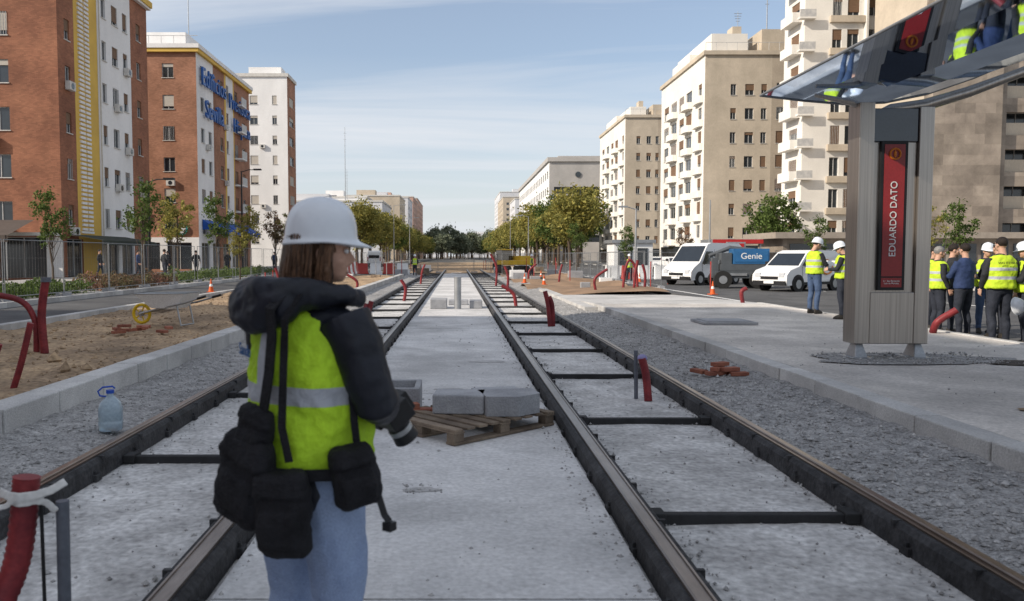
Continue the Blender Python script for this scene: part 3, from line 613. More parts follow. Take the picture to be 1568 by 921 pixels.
b.ribbon([(-1.69,2.90,.83),(-1.65,2.87,.825),(-1.60,2.862,.82),(-1.55,2.88,.822),(-1.50,2.90,.835),(-1.46,2.93,.86)],(0,-1,.2),.032,.01,0); b.ribbon([(-1.66,2.9,.80),(-1.60,2.86,.795),(-1.55,2.88,.80),(-1.52,2.9,.79),(-1.49,2.915,.75)],(0,-1,.1),.028,.008,0); b.ribbon([(-1.60,2.858,.83),(-1.64,2.855,.79),(-1.69,2.84,.78),(-1.72,2.84,.75)],(0,-1,.1),.022,.008,0)
o=remesh(b.obj('white_tape',wtape),.005,2)
corr('conduit_pipe',[(2.24,9.25,0),(2.22,9.3,.3),(2.17,9.3,.5)],.045); b=MB(); b.tube([(2.13,9.4,0),(2.12,9.4,.58)],.024,12,0); b.ell((2.18,9.32,.50),(.06,.055,.045),1); b.obj('grey_post',[greyp,lil])
corr('conduit_pipe',[(2.25,19.2,0),(2.2,19.2,.5),(2.12,19.2,.85)],.055); corr('conduit_pipe',[(2.33,19.25,0),(2.30,19.2,.5),(2.22,19.2,.72)],.05)
corr('conduit_pipe',[(-2.05,17.9,0),(-2.0,17.9,.4),(-1.93,17.9,.68)],.055); corr('conduit_pipe',[(-2.2,17.9,0),(-2.1,17.8,.3),(-2.05,17.9,.62)],.05)
corr('conduit_pipe',[(-6.35,12.2,.2),(-6.38,12.2,.8),(-6.3,12.2,1.35)],.06,cap=greyp)
corr('conduit_pipe',[(-6.5,12.25,.2),(-6.5,12.2,.75),(-6.8,12.2,1.05),(-7.6,12.1,1.1),(-8.1,12,.8)],.045)
corr('conduit_pipe',[(-5.0,8.9,.2),(-4.9,8.9,.5),(-4.78,8.9,.95)],.035); corr('conduit_pipe',[(-5.35,9,.2),(-5.3,9,.4),(-5.2,9,.7)],.035)
corr('conduit_pipe',[(8.7,24.2,.25),(8.65,24.2,.6),(8.8,24.2,.72)],.06)
corr('conduit_pipe',[(8.75,14.6,.29),(8.78,14.5,.5),(9.05,14.4,.72)],.06); corr('conduit_pipe',[(7.42,15.0,.29),(7.42,14.9,.5),(7.45,14.8,.75)],.05)
for (x,y,h) in ((6.3,36,1.1),(8.1,36.5,1.5),(8.7,37,1.3),(2.4,38,1.2),(2.0,27,.7),(-2,30,.8),(2.2,45,1.8),(-2.2,48,1.2),(4.5,50,1.2),(-4.6,36,.9),(6,47,1.2),(-6.9,33,1.0),(-7.4,33.4,1.2)):
    corr('conduit_pipe',[(x,y,0),(x+R.uniform(-.1,.1),y,h*.6),(x+R.uniform(-.5,.5),y,h)],.06)
corr('conduit_pipe',[(8.4,37,0),(8.3,37,1.1),(8.0,37,1.5),(7.8,37,1.0),(7.7,37,0)],.06)
b=MB(); b.cyl((.02,25.1,.03),.11,.98,'z',20,0); b.cyl((.02,25.1,1.01),.12,.03,'z',20,0); bevel(b.obj('concrete_bollard',galv),.01)
b=MB(); b.box(-.85,-.32,25.0,26.0,.03,.33,0); b.box(.4,.8,25.2,26.2,.03,.28,0); b.box(-.3,.38,27,27.6,.03,.2,0); bevel(b.obj('concrete_blocks',cblock),.02)
# ------------------------------------------------------------------ pallet
T=Matrix.Translation((-.02,6.9,.012))@Matrix.Rotation(math.radians(42),4,'Z')
b=MB()
for yy in (0,.45,.94): b.box(0,1.32,yy,yy+.12,.02,.045,0,T)
for yy in (0,.45,.94):
    for xx in (0,.58,1.2): b.box(xx,xx+.12,yy+.01,yy+.11,.045,.12,0,T)
for xx in (0,.58,1.2): b.box(xx,xx+.12,-.002,1.062,.12,.138,0,T)
for i in range(9):
    b.box(i*.1515,i*.1515+.10,R.uniform(-.01,.01),1.06+R.uniform(-.01,.01),.139,.158+R.uniform(0,.004),0,T)
bevel(b.obj('wooden_pallet',wood),.004)
b=MB()
T2=Matrix.Translation((-.24,7.62,.175))@Matrix.Rotation(math.radians(-6),4,'Z'); T3=Matrix.Translation((.28,7.50,.175))@Matrix.Rotation(math.radians(14),4,'Z')
b.box(0,.50,0,.36,0,.19,0,T2); 
pts=[(0,0),(.30,-.08),(.56,.06),(.58,.38),(.02,.40)]
b.rings([[T3@Vector((x,y,0)) for x,y in pts],[T3@Vector((x,y,.19)) for x,y in pts]],0,True,False)
b.box(.02,.5,.42,.66,0,.17,0,T3)
bevel(b.obj('kerb_stones',cblock),.015,2)
b=MB(); x0,x1,y0,y1=-.92,-.38,8.0,8.6
b.box(x0,x1,y0,y0+.06,.03,.36,0);b.box(x0,x1,y1-.06,y1,.03,.36,0);b.box(x0,x0+.06,y0+.06,y1-.06,.03,.36,0);b.box(x1-.06,x1,y0+.06,y1-.06,.03,.36,0)
bevel(b.obj('concrete_catch_basin',cblock),.008)
b=MB()
def brk(b,x,y,z,a): 
    T=Matrix.Translation((x,y,z))@Matrix.Rotation(a,4,'Z'); b.box(-.12,.12,-.055,.055,0,.05,0,T)
for i in range(4): brk(b,-.56+.02*i,7.85,.032+.051*i,.1*i)
for i in range(3): brk(b,-.31,7.87,.032+.051*i,.4-.2*i)
bevel(b.obj('loose_bricks',redbr),.004)
b=MB()
for (dx_,dy_,dz_,a) in ((0,0,0,.3),(.18,.15,0,1.2),(.05,.05,.055,.9),(.3,-.05,0,.1),(.2,.0,.055,.3),(-.15,.2,0,2),(.1,.1,.11,.5)): brk(b,3.62+dx_-.2,10.5+dy_,.12+dz_,a)
bevel(b.obj('loose_bricks',redbr),.004)
b=MB()
for i in range(9): brk(b,-5.9+R.uniform(-.5,.5),14.8+R.uniform(-.3,.3),.27+.05*(i%3),R.uniform(0,3))
bevel(b.obj('loose_bricks',redbr),.004)
# jug
b=MB(); b.loft([(0,0,0,.085,.085),(0,0,.01,.1,.1),(0,0,.08,.102,.102),(0,0,.09,.097,.097),(0,0,.1,.102,.102),(0,0,.2,.1,.1),(0,0,.25,.085,.085),(0,0,.29,.045,.045),(0,0,.31,.028,.028),(0,0,.33,.028,.028)],24,0,None,3.0)
b.cyl((0,0,.33),.034,.03,'z',16,1); b.tube([(-.03,0,.3),(-.085,0,.31),(-.1,0,.35),(-.06,0,.385),(.02,0,.39),(.04,0,.37)],.008,8,1)
jm=M('jug_plastic',(.55,.66,.74),(.48,.6,.68),rough=.2,scale=6); jm.node_tree.nodes['Principled BSDF'].inputs['Transmission Weight'].default_value=.45
b.obj('water_jug',[jm,M('blue_plastic',(.03,.10,.5),rough=.35)],None,(-3.25,7.4,.07),.3,1.05)
# wheelbarrow
b=MB()
r0=[Vector(p) for p in [(-.28,-.2,.32),(.22,-.2,.32),(.22,.2,.32),(-.28,.2,.32)]]; r1=[Vector(p) for p in [(-.55,-.33,.58),(.45,-.3,.60),(.45,.3,.60),(-.55,.33,.58)]]
b.rings([r0,r1],0,False,False); b.add(r0,[(0,1,2,3)],0)
for s in (-1,1):
    b.tube([(-.62,0+.06*s,.2),(-.2,.16*s,.3),(.4,.25*s,.42),(.85,.28*s,.55)],.018,8,1); b.tube([(.25,.22*s,.38),(.33,.22*s,.0)],.015,8,1)
    b.tube([(.7,.27*s,.51),(.87,.28*s,.555)],.024,8,2)
b.tube([(.33,-.22,.01),(.33,.22,.01)],.015,8,1)
b.tube([(-.55,-.33,.585),(.45,-.3,.605),(.45,.3,.605),(-.55,.33,.585),(-.55,-.33,.585)],.012,6,1)
ring=[(-.62+.17*math.cos(a),0,.2+.17*math.sin(a)) for a in [2*math.pi*k/24 for k in range(25)]]; b.tube(ring,.030,10,3); b.cyl((-.62,-.03,.2),.05,.06,'y',16,1)
for k in range(5):
    a=2*math.pi*k/5; b.tube([(-.62,0,.2),(-.62+.16*math.cos(a),0,.2+.16*math.sin(a))],.012,6,3)
b.obj('wheelbarrow',[whitep,galv,blackm,M('yel_rim',(.75,.50,.02),rough=.4)],None,(-5.9,16.4,.28),math.radians(-12),1.1)
# ------------------------------------------------------------------ shelter
sh=empty('tram_stop_shelter')
Zb=.29
def totem(y0):
    b=MB(); d=.34
    b.box(5.46,5.66,y0,y0+d,Zb+.2,3.78,0); b.box(6.27,6.47,y0,y0+d,Zb+.2,3.72,0)
    b.box(5.662,6.268,y0+.05,y0+d-.03,Zb+.2,3.25,0)
    b.box(5.663,6.267,y0+.03,y0+d-.06,3.25,3.70,1)
    b.box(5.662,6.268,y0+.003,y0+.048,Zb+.2,1.2,0)
    for x in (5.56,6.37):
        b.add([(x-.09,y0-.02,Zb),(x+.09,y0-.02,Zb),(x+.09,y0+.3,Zb),(x-.09,y0+.3,Zb),(x-.045,y0+.06,Zb+.2),(x+.045,y0+.06,Zb+.2),(x+.045,y0+.22,Zb+.2),(x-.045,y0+.22,Zb+.2)],[(0,1,5,4),(1,2,6,5),(2,3,7,6),(3,0,4,7),(0,3,2,1)],2)
        b.box(x-.15,x+.15,y0-.06,y0+.34,Zb,Zb+.02,2)
    o=b.obj('column',[steel,M('dark_glass_panel',(.03,.04,.06),rough=.1,spec=.9),galv],sh); bevel(o,.01)
    b=MB(); b.box(5.76,6.12,y0-.0,y0+.05,1.23,3.25,0); b.box(5.80,6.08,y0-.006,y0-.001,1.42,3.21,1); b.box(5.80,6.08,y0-.006,y0-.001,1.27,1.40,1)
    b.obj('sign_panel',[blackm,M('sign_red',(.30,.02,.022),(.27,.018,.02),rough=.35,spec=.5)],sh)
    text('sign_text','EDUARDO DATO',.130,whitep,(5.94,y0-.012,2.2),(math.radians(90),math.radians(-90),0),sh,.002)
    orange=M('orange_logo',(.7,.2,.02),rough=.4)
    b=MB(); ring=[(5.94+.07*math.cos(a),y0-.012,3.08+.07*math.sin(a)) for a in [2*math.pi*k/24 for k in range(25)]]; b.tube(ring,.014,6,0); b.ell((5.94,y0-.012,3.08),(.02,.008,.05),0); b.obj('sign_logo',orange,sh)
    text('sign_small_text','L1  San Bernardo\nLuis de Morales',.032,whitep,(5.94,y0-.01,1.34),(math.radians(90),0,0),sh,.001)
totem(10.9); totem(1.7)
prof=[(4.4,4.02),(5.0,3.95),(5.6,3.90),(6.2,3.92),(6.8,4.04),(7.5,4.28),(8.3,4.62),(9.0,4.9)]
gl=bpy.data.materials.new('canopy_glass'); gl.use_nodes=True; N=gl.node_tree.nodes; L=gl.node_tree.links; N.remove(N['Principled BSDF'])
tr_=N.new('ShaderNodeBsdfTransparent'); tr_.inputs[0].default_value=(.38,.46,.58,1); gs=N.new('ShaderNodeBsdfGlossy'); gs.inputs['Roughness'].default_value=.03; gs.inputs[0].default_value=(.6,.72,.9,1)
lw=N.new('ShaderNodeFresnel'); lw.inputs[0].default_value=1.3; df=N.new('ShaderNodeBsdfDiffuse'); df.inputs[0].default_value=(.12,.17,.26,1)
m1=N.new('ShaderNodeMixShader'); m1.inputs[0].default_value=.28; L.new(tr_.outputs[0],m1.inputs[1]); L.new(df.outputs[0],m1.inputs[2])
m2=N.new('ShaderNodeMixShader'); L.new(lw.outputs[0],m2.inputs[0]); L.new(m1.outputs[0],m2.inputs[1]); L.new(gs.outputs[0],m2.inputs[2]); L.new(m2.outputs[0],N['Material Output'].inputs[0])
b=MB()
Y0,Y1=1.4,11.7
for i in range(len(prof)-1):
    (xa,za),(xb,zb)=prof[i],prof[i+1]; b.add([(xa,Y0,za),(xb,Y0,zb),(xb,Y1,zb),(xa,Y1,za)],[(0,1,2,3)],0,True)
b.obj('canopy_glass',gl,sh)
b=MB()
for yy in (Y0,Y1): b.tube([(x,yy,z) for x,z in prof],.018,8,0)
for (x,z) in (prof[0],prof[-1]): b.tube([(x,Y0,z),(x,Y1,z)],.018,8,0)
for yy in (3.2,4.9,6.6,8.3,10.0): b.tube([(x,yy,z+.015) for x,z in prof],.010,6,0)
for (x,z) in ((5.0,3.965),(6.8,4.055),(8.3,4.635)): b.tube([(x,Y0,z),(x,Y1,z)],.012,6,0)
b.obj('canopy_frame',fencem,sh)
b=MB()
for yy in (11.05,1.85):
    b.tube([(5.72,yy,3.60),(5.95,yy,3.70),(6.4,yy,3.76),(7.0,yy,3.94),(7.7,yy,4.20),(8.4,yy,4.50),(9.0,yy,4.76)],[.06,.08,.085,.075,.065,.05,.04],12,0)
    b.tube([(5.8,yy,3.62),(5.4,yy,3.80),(4.9,yy,3.90)],[.06,.045,.025],10,0)
b.obj('canopy_beam',steel,sh)
# ------------------------------------------------------------------ vehicles
tyre=M('tyre',(.025,.025,.025),rough=.85); vanw=M('van_white',(.78,.78,.77),(.74,.74,.73),rough=.3,spec=.5,fine=.02); vg=M('vehicle_glass',(.02,.025,.03),rough=.06,spec=1)
redl=M('tail_light',(.4,.02,.02),rough=.3); orl=M('orange_paint',(.75,.25,.02),rough=.4)
def van(name,x,y,z,heading,Lh,H,Wh,hood=.85,logo=None):
    e=empty(name,(x,y,z),math.radians(-heading)); hl=Lh/2
    pr=[(-hl+.05,.32),(-hl,.6),(-hl+.03,1.2),(-hl+.12,H-.15),(-hl+.35,H),(hl-2.0,H+.02),(hl-1.65,H-.08),(hl-hood-.05,1.12+.12*(H>2)),(hl-.25,.95),(hl-.03,.75),(hl,.45),(hl-.1,.28)]
    def wd(zz): return Wh/2-(.13*max(0,(zz-1.0))/(H-1.0))-(.04 if zz<.4 else 0)
    r0=[Vector((wd(zz),yy,zz)) for yy,zz in pr]; r1=[Vector((-wd(zz),yy,zz)) for yy,zz in pr]
    b=MB(); b.rings([r0,r1],0,True,False); o=b.obj('body',[vanw],e); bevel(o,.05,3)
    b=MB(); sd_=lambda s,yy,zz,o=.006:(s*(wd(zz)+o),yy,zz)
    zb,zt=1.16,H-.28; yf=hl-hood-.28
    for s in (-1,1):
        b.add([sd_(s,yf-1.05,zb),sd_(s,yf,zb),sd_(s,yf-.42,zt if H<2 else 1.85),sd_(s,yf-1.05,zt if H<2 else 1.85)],[(0,1,2,3)],0)
        if H<1.7: b.add([sd_(s,yf-2.15,zb),sd_(s,yf-1.15,zb),sd_(s,yf-1.15,zt),sd_(s,yf-2.15,zt)],[(0,1,2,3)],0)
        b.box(s*(Wh/2+.0)-.01,s*(Wh/2)+.012,-hl+.5,hl-.5,.30,.42,1)
        for yy in (-hl+.82,hl-.85):
            b.cyl((s*(Wh/2-.2),yy,.33),.33,s*.215,'x',24,2); b.cyl((s*(Wh/2+.016),yy,.33),.20,s*.012,'x',16,3)
            b.cyl((s*(Wh/2-.05),yy,.36),.40,s*.058,'x',24,1)
        b.box(s*(Wh/2+.02)-.06,s*(Wh/2+.12)+.06,yf-.12,yf-.02,1.12,1.34,1)
        b.box(s*(Wh/2-.01)-.004,s*(Wh/2-.01)+.006,yf-1.10,yf-1.09,.45,H-.35,1); b.box(s*(Wh/2-.01)-.004,s*(Wh/2-.01)+.006,yf-.02,yf-.01,.5,1.12,1)
        b.box(s*(Wh/2-.28)-.14,s*(Wh/2-.28)+.14,hl-.16,hl-.02+.02,.66,.84,4); b.box(s*(Wh/2-.12)-.05,s*(Wh/2-.12)+.05,-hl-.006,-hl+.1,.8,1.35,5)
    a=(hl-1.65,H-.08);c=(hl-hood-.05,1.12+.12*(H>2)); dn=Vector((0,a[1]-c[1],c[0]-a[0])).normalized()*.008
    def lp(t): return (a[0]+(c[0]-a[0])*t,a[1]+(c[1]-a[1])*t)
    p=lp(.08);q=lp(.95); b.add([(-wd(p[1])+.08,p[0]+abs(dn.y),p[1]+abs(dn.z)),(wd(p[1])-.08,p[0]+abs(dn.y),p[1]+abs(dn.z)),(wd(q[1])-.06,q[0]+abs(dn.y),q[1]+abs(dn.z)),(-wd(q[1])+.06,q[0]+abs(dn.y),q[1]+abs(dn.z))],[(0,1,2,3)],0)
    b.box(-Wh/2+.05,Wh/2-.05,hl-.05,hl+.03,.28,.48,1); b.box(-.45,.45,hl-.1,hl+.012,.55,.68,1); b.box(-.26,.26,hl+.031,hl+.036,.36,.47,6)
    b.box(-Wh/2+.25,Wh/2-.25,-hl-.012,-hl+.02,1.2,1.6,0); b.box(-Wh/2+.05,Wh/2-.05,-hl-.05,-hl+.05,.3,.5,1)
    b.obj('trim',[vg,blackm,tyre,galv,M('headlight',(.6,.62,.65),rough=.1,spec=.9),redl,whitep],e)
    if logo:
        b=MB()
        for s in (-1,1):
            ring=[(s*(Wh/2+.004-(.13*max(0,(1.1+.33*math.sin(t_)-1.0))/(H-1))),-.75+.42*math.cos(t_),1.1+.33*math.sin(t_)) for t_ in [.3+5.3*k/24 for k in range(25)]]
            b.tube(ring,[.012+.03*(k/24) for k in range(25)],6,0)
        b.obj('logo',orl,e)
    return e
van('white_van',15.9,37.0,.1,238,4.4,1.84,1.8,.85,True)
van('white_van',13.9,45.0,.1,232,5.0,2.3,1.95,.75)
van('white_van',-11.2,110,.2,0,5,2.2,1.9); van('parked_car',20.5,75,.1,180,4.3,1.5,1.75,1.1); van('parked_car',20.7,83,.1,180,4.3,1.5,1.75,1.1)
e=empty('boom_lift',(14.0,39.8,.1),math.radians(-8))
bl=M('machine_blue',(.03,.13,.30),rough=.4); gd=M('machine_grey',(.09,.10,.11),rough=.5)
b=MB()
b.box(-1.2,1.2,-.75,.75,.5,.85,1); b.box(-.95,1.35,-.7,.7,.86,1.2,1); b.box(-.35,1.35,-.72,.5,1.2,1.95,0); b.box(-.3,1.3,-.74,-.722,1.3,1.85,0)
b.box(-.9,-.4,-.65,.1,1.2,1.75,1); b.box(-1.0,.2,.2,.6,1.4,1.75,1); b.tube([(.9,.45,1.85),(-.3,.45,2.0),(-1.3,.45,1.6)],[.13,.12,.10],8,1,True,False)
b.box(-1.35,-1.05,-.7,-.3,.55,1.5,1); b.box(-.85,.3,-.82,-.76,.62,.74,2)
for x in (-.85,.85):
    for s in (-1,1): b.cyl((x,s*.62,.43),.43,s*.32,'y',24,3); b.cyl((x,s*.945,.43),.2,s*.01,'y',16,2)
bevel(b.obj('chassis',[bl,gd,galv,tyre],e),.03)
text('logo','Genie',.42,whitep,(.5,-.75,1.58),(math.radians(90),0,0),e,.003)
e=empty('excavator',(5.0,72,.1),math.radians(20)); b=MB(); ye=M('machine_yellow',(.65,.42,.03),rough=.4)
for s in (-1,1):
    b.loft([(s*.9,0,0,.28,1.2),(s*.9,0,.15,.28,1.5),(s*.9,0,.55,.28,1.5),(s*.9,0,.7,.28,1.2)],16,1,None,5)
b.box(-1.1,1.1,-1.6,1.0,.8,1.2,0); b.box(-1.1,-.1,-.2,1.2,1.2,2.1,2); b.box(-1.12,-.08,-.25,1.25,2.1,2.2,0); b.box(.1,1.1,-1.5,.4,1.2,1.6,0)
b.tube([(.3,.9,1.2),(.3,2.6,2.1),(.3,3.6,1.9)],[.2,.2,.16],8,0,True,False); b.tube([(.3,3.5,2.1),(.3,4.1,.9)],[.15,.11],8,0,True,False); b.box(-.1,.7,3.8,4.5,.3,.9,1)
bevel(b.obj('machine',[ye,blackm,vg],e),.03)
cone=M('cone_orange',(.7,.12,.02),rough=.5)
for (x,y,z) in ((-10.2,33,.2),(-9.8,39,.2),(10.6,33,.1),(4.8,44,.1),(11,48,.1),(6.0,57,.1),(3.9,46,.15)):
    b=MB(); b.box(-.18,.18,-.18,.18,0,.03,0); b.cyl((0,0,.03),.13,.25,'z',14,0,True,.085); b.cyl((0,0,.28),.085,.12,'z',14,1,True,.06); b.cyl((0,0,.40),.06,.25,'z',14,0,True,.02); b.obj('traffic_cone',[cone,whitep],None,(x,y,z),R.random(),.85)
def barrier(x,y,z,a,mt):
    b=MB(); b.loft([(0,0,0,.55,.2),(0,0,.1,.55,.2),(0,0,.2,.5,.12),(0,0,.85,.48,.06),(0,0,.95,.46,.05)],16,0,None,6); b.obj('plastic_barrier',mt,None,(x,y,z),a)
rb=M('barrier_red',(.42,.05,.04),rough=.5)
for i in range(9): barrier(10.6+i*1.15,54.5+.15*i,.1,.13,rb if i%3==1 else whitep)
for i in range(8): barrier(-8.4,58+i*1.2,.25,1.57,rb if i%2 else whitep)
for i in range(4): barrier(-4.8-i*1.2,70+.2*i,.1,.1,rb if i%2 else whitep)
b=MB()
for i in range(30):
    x=R.choice([-1,1])*R.uniform(3.2,8.5); y=R.uniform(40,95); s=R.uniform(.3,.7); b.box(x,x+s*1.6,y,y+s,.0,s*.8+.1,i%3)
bevel(b.obj('stacked_materials',[cblock,wood,whitep]),.02)
b=MB()
for i in range(54):
    x=R.choice([-1,1])*R.uniform(3.0,12); y=R.uniform(36,110); h=R.uniform(.8,1.6); b.tube([(x,y,0),(x,y,h)],.03,5,i%2)
b.obj('marker_posts',[galv,rb])
b=MB(); b.box(0,2.4,0,.2,.3,.36,0); b.obj('timber_plank',wood,None,(-7.6,19.8,0),.1)
# ------------------------------------------------------------------ people
def headmesh():
    b=MB()
    b.ell((0,-.012,1.655),(.074,.094,.092)); b.ell((0,.02,1.60),(.062,.072,.07)); b.ell((0,.045,1.565),(.042,.045,.036)); b.ell((0,.062,1.548),(.022,.022,.017))
    b.tube([(0,.078,1.645),(0,.098,1.615),(0,.104,1.603)],[.009,.012,.014],8); b.ell((0,.088,1.598),(.018,.014,.009))
    b.ell((0,.082,1.572),(.022,.012,.005)); b.ell((0,.081,1.563),(.02,.012,.006)); b.ell((0,.072,1.665),(.05,.018,.012))
    for s in (-1,1): b.ell((s*.075,-.005,1.62),(.010,.02,.032)); b.ell((s*.038,.05,1.602),(.022,.025,.02))
    b.tube([(0,-.03,1.43),(0,-.022,1.5),(0,-.008,1.6)],[.062,.055,.055],14)
    return b
HB=headmesh()
def head(parent,hz=0,tilt=0,hair=None,helmet=False,vox=.009,hs=1.0,loc=(0,0,1.5),es=1.0):
    e=empty('head',loc,0,es); e.parent=parent; e.rotation_euler=(math.radians(tilt),0,math.radians(-hz))
    o=HB.obj('face',skin,e,(0,0,-1.5)); remesh(o,vox,3)
    b=MB()
    for s in (-1,1):
        b.ell((s*.031,.077,1.637),(.013,.009,.008),0,10); b.ell((s*.031,.0845,1.637),(.0055,.003,.0055),1,8); b.tube([(s*.014,.088,1.655),(s*.032,.088,1.66),(s*.05,.076,1.655)],[.004,.005,.003],6,1)
    b.ribbon([(-.024,.088,1.5675),(0,.0955,1.5675),(.024,.088,1.5675)],(0,1,0),.004,.003,2)
    b.obj('eyes',[whitep,M('brow',(.05,.03,.02),rough=.8),M('lips',(.35,.12,.10),rough=.5)],e,(0,0,-1.5))
    if hair:
        b=MB(); b.ell((0,-.022,1.668),(.082,.096,.092)); b.obj('hair',hair,e,(0,0,-1.5))
    if helmet:
        b=MB(); rg=[];n=40
        for (q,zz) in [(1.0,0),(1.0,.02),(.97,.05),(.88,.085),(.74,.108),(.52,.126),(.26,.135),(.02,.138)]:
            r=[]
            for k in range(n):
                a=2*math.pi*k/n; x=.108*q*hs*math.cos(a); y=.130*q*hs*math.sin(a)-.008
                z=zz+(.008 if abs(x)<.022 and zz>.04 else 0)+(.004 if .045<abs(x)<.06 and zz>.05 else 0); r.append(Vector((x,y,1.665+z)))
            rg.append(r)
        br=[];br2=[]
        for k in range(n):
            a=2*math.pi*k/n; f=max(0,math.sin(a))**2; x=(.108*hs+.012)*math.cos(a); y=(.130*hs+.012+.050*f)*math.sin(a)-.008
            zz=1.660-.012*f-.012*max(0,-math.sin(a)); br.append(Vector((x,y,zz))); br2.append(Vector((x*.93,y*.93,zz-.004)))
        b.rings([br2,br]+rg,0,True,True)
        T=Matrix.Translation((0,0,1.665))@Matrix.Rotation(math.radians(4),4,'X')@Matrix.Translation((0,0,-1.665))
        b.v=[tuple(T@Vector(v)) for v in b.v]
        o=b.obj('helmet',helm,e,(0,0,-1.5)); 
        s=o.modifiers.new('s','SUBSURF'); s.levels=1; s.render_levels=1
    return e
def hand(b,wr,d,pn,side,curl=.6,s=1.0):
    d=Vector(d).normalized(); pn=Vector(pn); pn=(pn-d*pn.dot(d)).normalized(); w_=d.cross(pn)*side; wr=Vector(wr)
    rr=[]
    for t,hw,ht in ((-.01,.026,.02),(.02,.033,.017),(.055,.041,.015),(.09,.042,.012)):
        rr.append([wr+d*t*s+w_*hw*s*math.cos(a)+pn*ht*s*math.sin(a) for a in [2*math.pi*k/12 for k in range(12)]])
    b.rings(rr)
    for i,(o_,l) in enumerate(((.031,.066),(.011,.075),(-.010,.070),(-.030,.055))):
        p=wr+d*.082*s+w_*o_*s; pts=[p]; a=.15
        for k,f in enumerate((.45,.32,.23)):
            a+=curl*(.8 if k else .5); p=p+(d*math.cos(a)+pn*math.sin(a))*l*f*s; pts.append(p)
        b.tube(pts,[.0095*s,.009*s,.008*s,.0065*s],8)
    p=wr+d*.025*s+w_*.03*s; q=(d*.5+w_*.8+pn*.3).normalized()*.035*s; r=(d*.8+w_*.2+pn*.5).normalized()
    b.tube([p,p+q,p+q+r*.03*s,p+q+r*.055*s],[.013*s,.011*s,.0095*s,.007*s],8)
def vestmat(name,col,bands):
    m=M(name,col,tuple(v*.8 for v in col),scale=9,rough=.75,bump=.3,bscale=90,fine=.05); N=m.node_tree.nodes;L=m.node_tree.links
    b=N['Principled BSDF']; src=b.inputs['Base Color'].links[0].from_socket; tc=[n for n in N if n.type=='TEX_COORD'][0]; sp=N.new('ShaderNodeSeparateXYZ'); L.new(tc.outputs['Object'],sp.inputs[0])
    prev=None
    for (z0,z1) in bands:
        a=N.new('ShaderNodeMath'); a.operation='GREATER_THAN'; a.inputs[1].default_value=z0; L.new(sp.outputs[2],a.inputs[0])
        c=N.new('ShaderNodeMath'); c.operation='LESS_THAN'; c.inputs[1].default_value=z1; L.new(sp.outputs[2],c.inputs[0])
        d=N.new('ShaderNodeMath'); d.operation='MULTIPLY'; L.new(a.outputs[0],d.inputs[0]); L.new(c.outputs[0],d.inputs[1])
        if prev: q=N.new('ShaderNodeMath'); q.operation='MAXIMUM'; L.new(prev.outputs[0],q.inputs[0]); L.new(d.outputs[0],q.inputs[1]); prev=q
        else: prev=d
    mx=N.new('ShaderNodeMix'); mx.data_type='RGBA'; L.new(prev.outputs[0],mx.inputs[0]); L.new(src,mx.inputs[6]); mx.inputs[7].default_value=(.42,.44,.48,1); L.new(mx.outputs[2],b.inputs['Base Color'])
    return m
vestW=vestmat('vest_hi_vis',(.55,.75,.04),[(1.08,1.13),(1.22,1.27)])
vestX=vestmat('vest_hi_vis_woman',(.50,.78,.035),[(1.150,1.205)])
shoe=M('shoe',(.04,.035,.03),rough=.6); jeansd=M('dark_trousers',(.03,.035,.05),(.02,.024,.035),rough=.85,scale=8,bump=.3,bscale=60); jeansb=M('blue_jeans',(.07,.11,.20),(.05,.08,.15),rough=.85,scale=8,bump=.3,bscale=60)
suit=M('blue_suit',(.03,.05,.13),(.022,.04,.10),rough=.8,scale=6); darkj=M('dark_jacket',(.025,.027,.032),rough=.8); hairB=M('hair_dark',(.022,.014,.010),(.012,.008,.006),scale=20,rough=.6,stretch=(6,6,1),bump=.6,bscale=30); hairN=M('hair_brown',(.17,.088,.048),(.06,.032,.018),scale=16,rough=.45,stretch=(7,7,.7),bump=.8,bscale=22,fine=.35,isl=.5)
hairG=M('hair_grey',(.25,.24,.23),(.15,.15,.15),scale=20,rough=.6)
ct=bpy.data.textures.new('wr','CLOUDS'); ct.noise_scale=.08
ct2=bpy.data.textures.new('wr2','CLOUDS'); ct2.noise_scale=.025
def wrinkle(o,s,t=None):
    d=o.modifiers.new('d','DISPLACE'); d.texture=t or ct; d.strength=s; d.mid_level=.5; return o
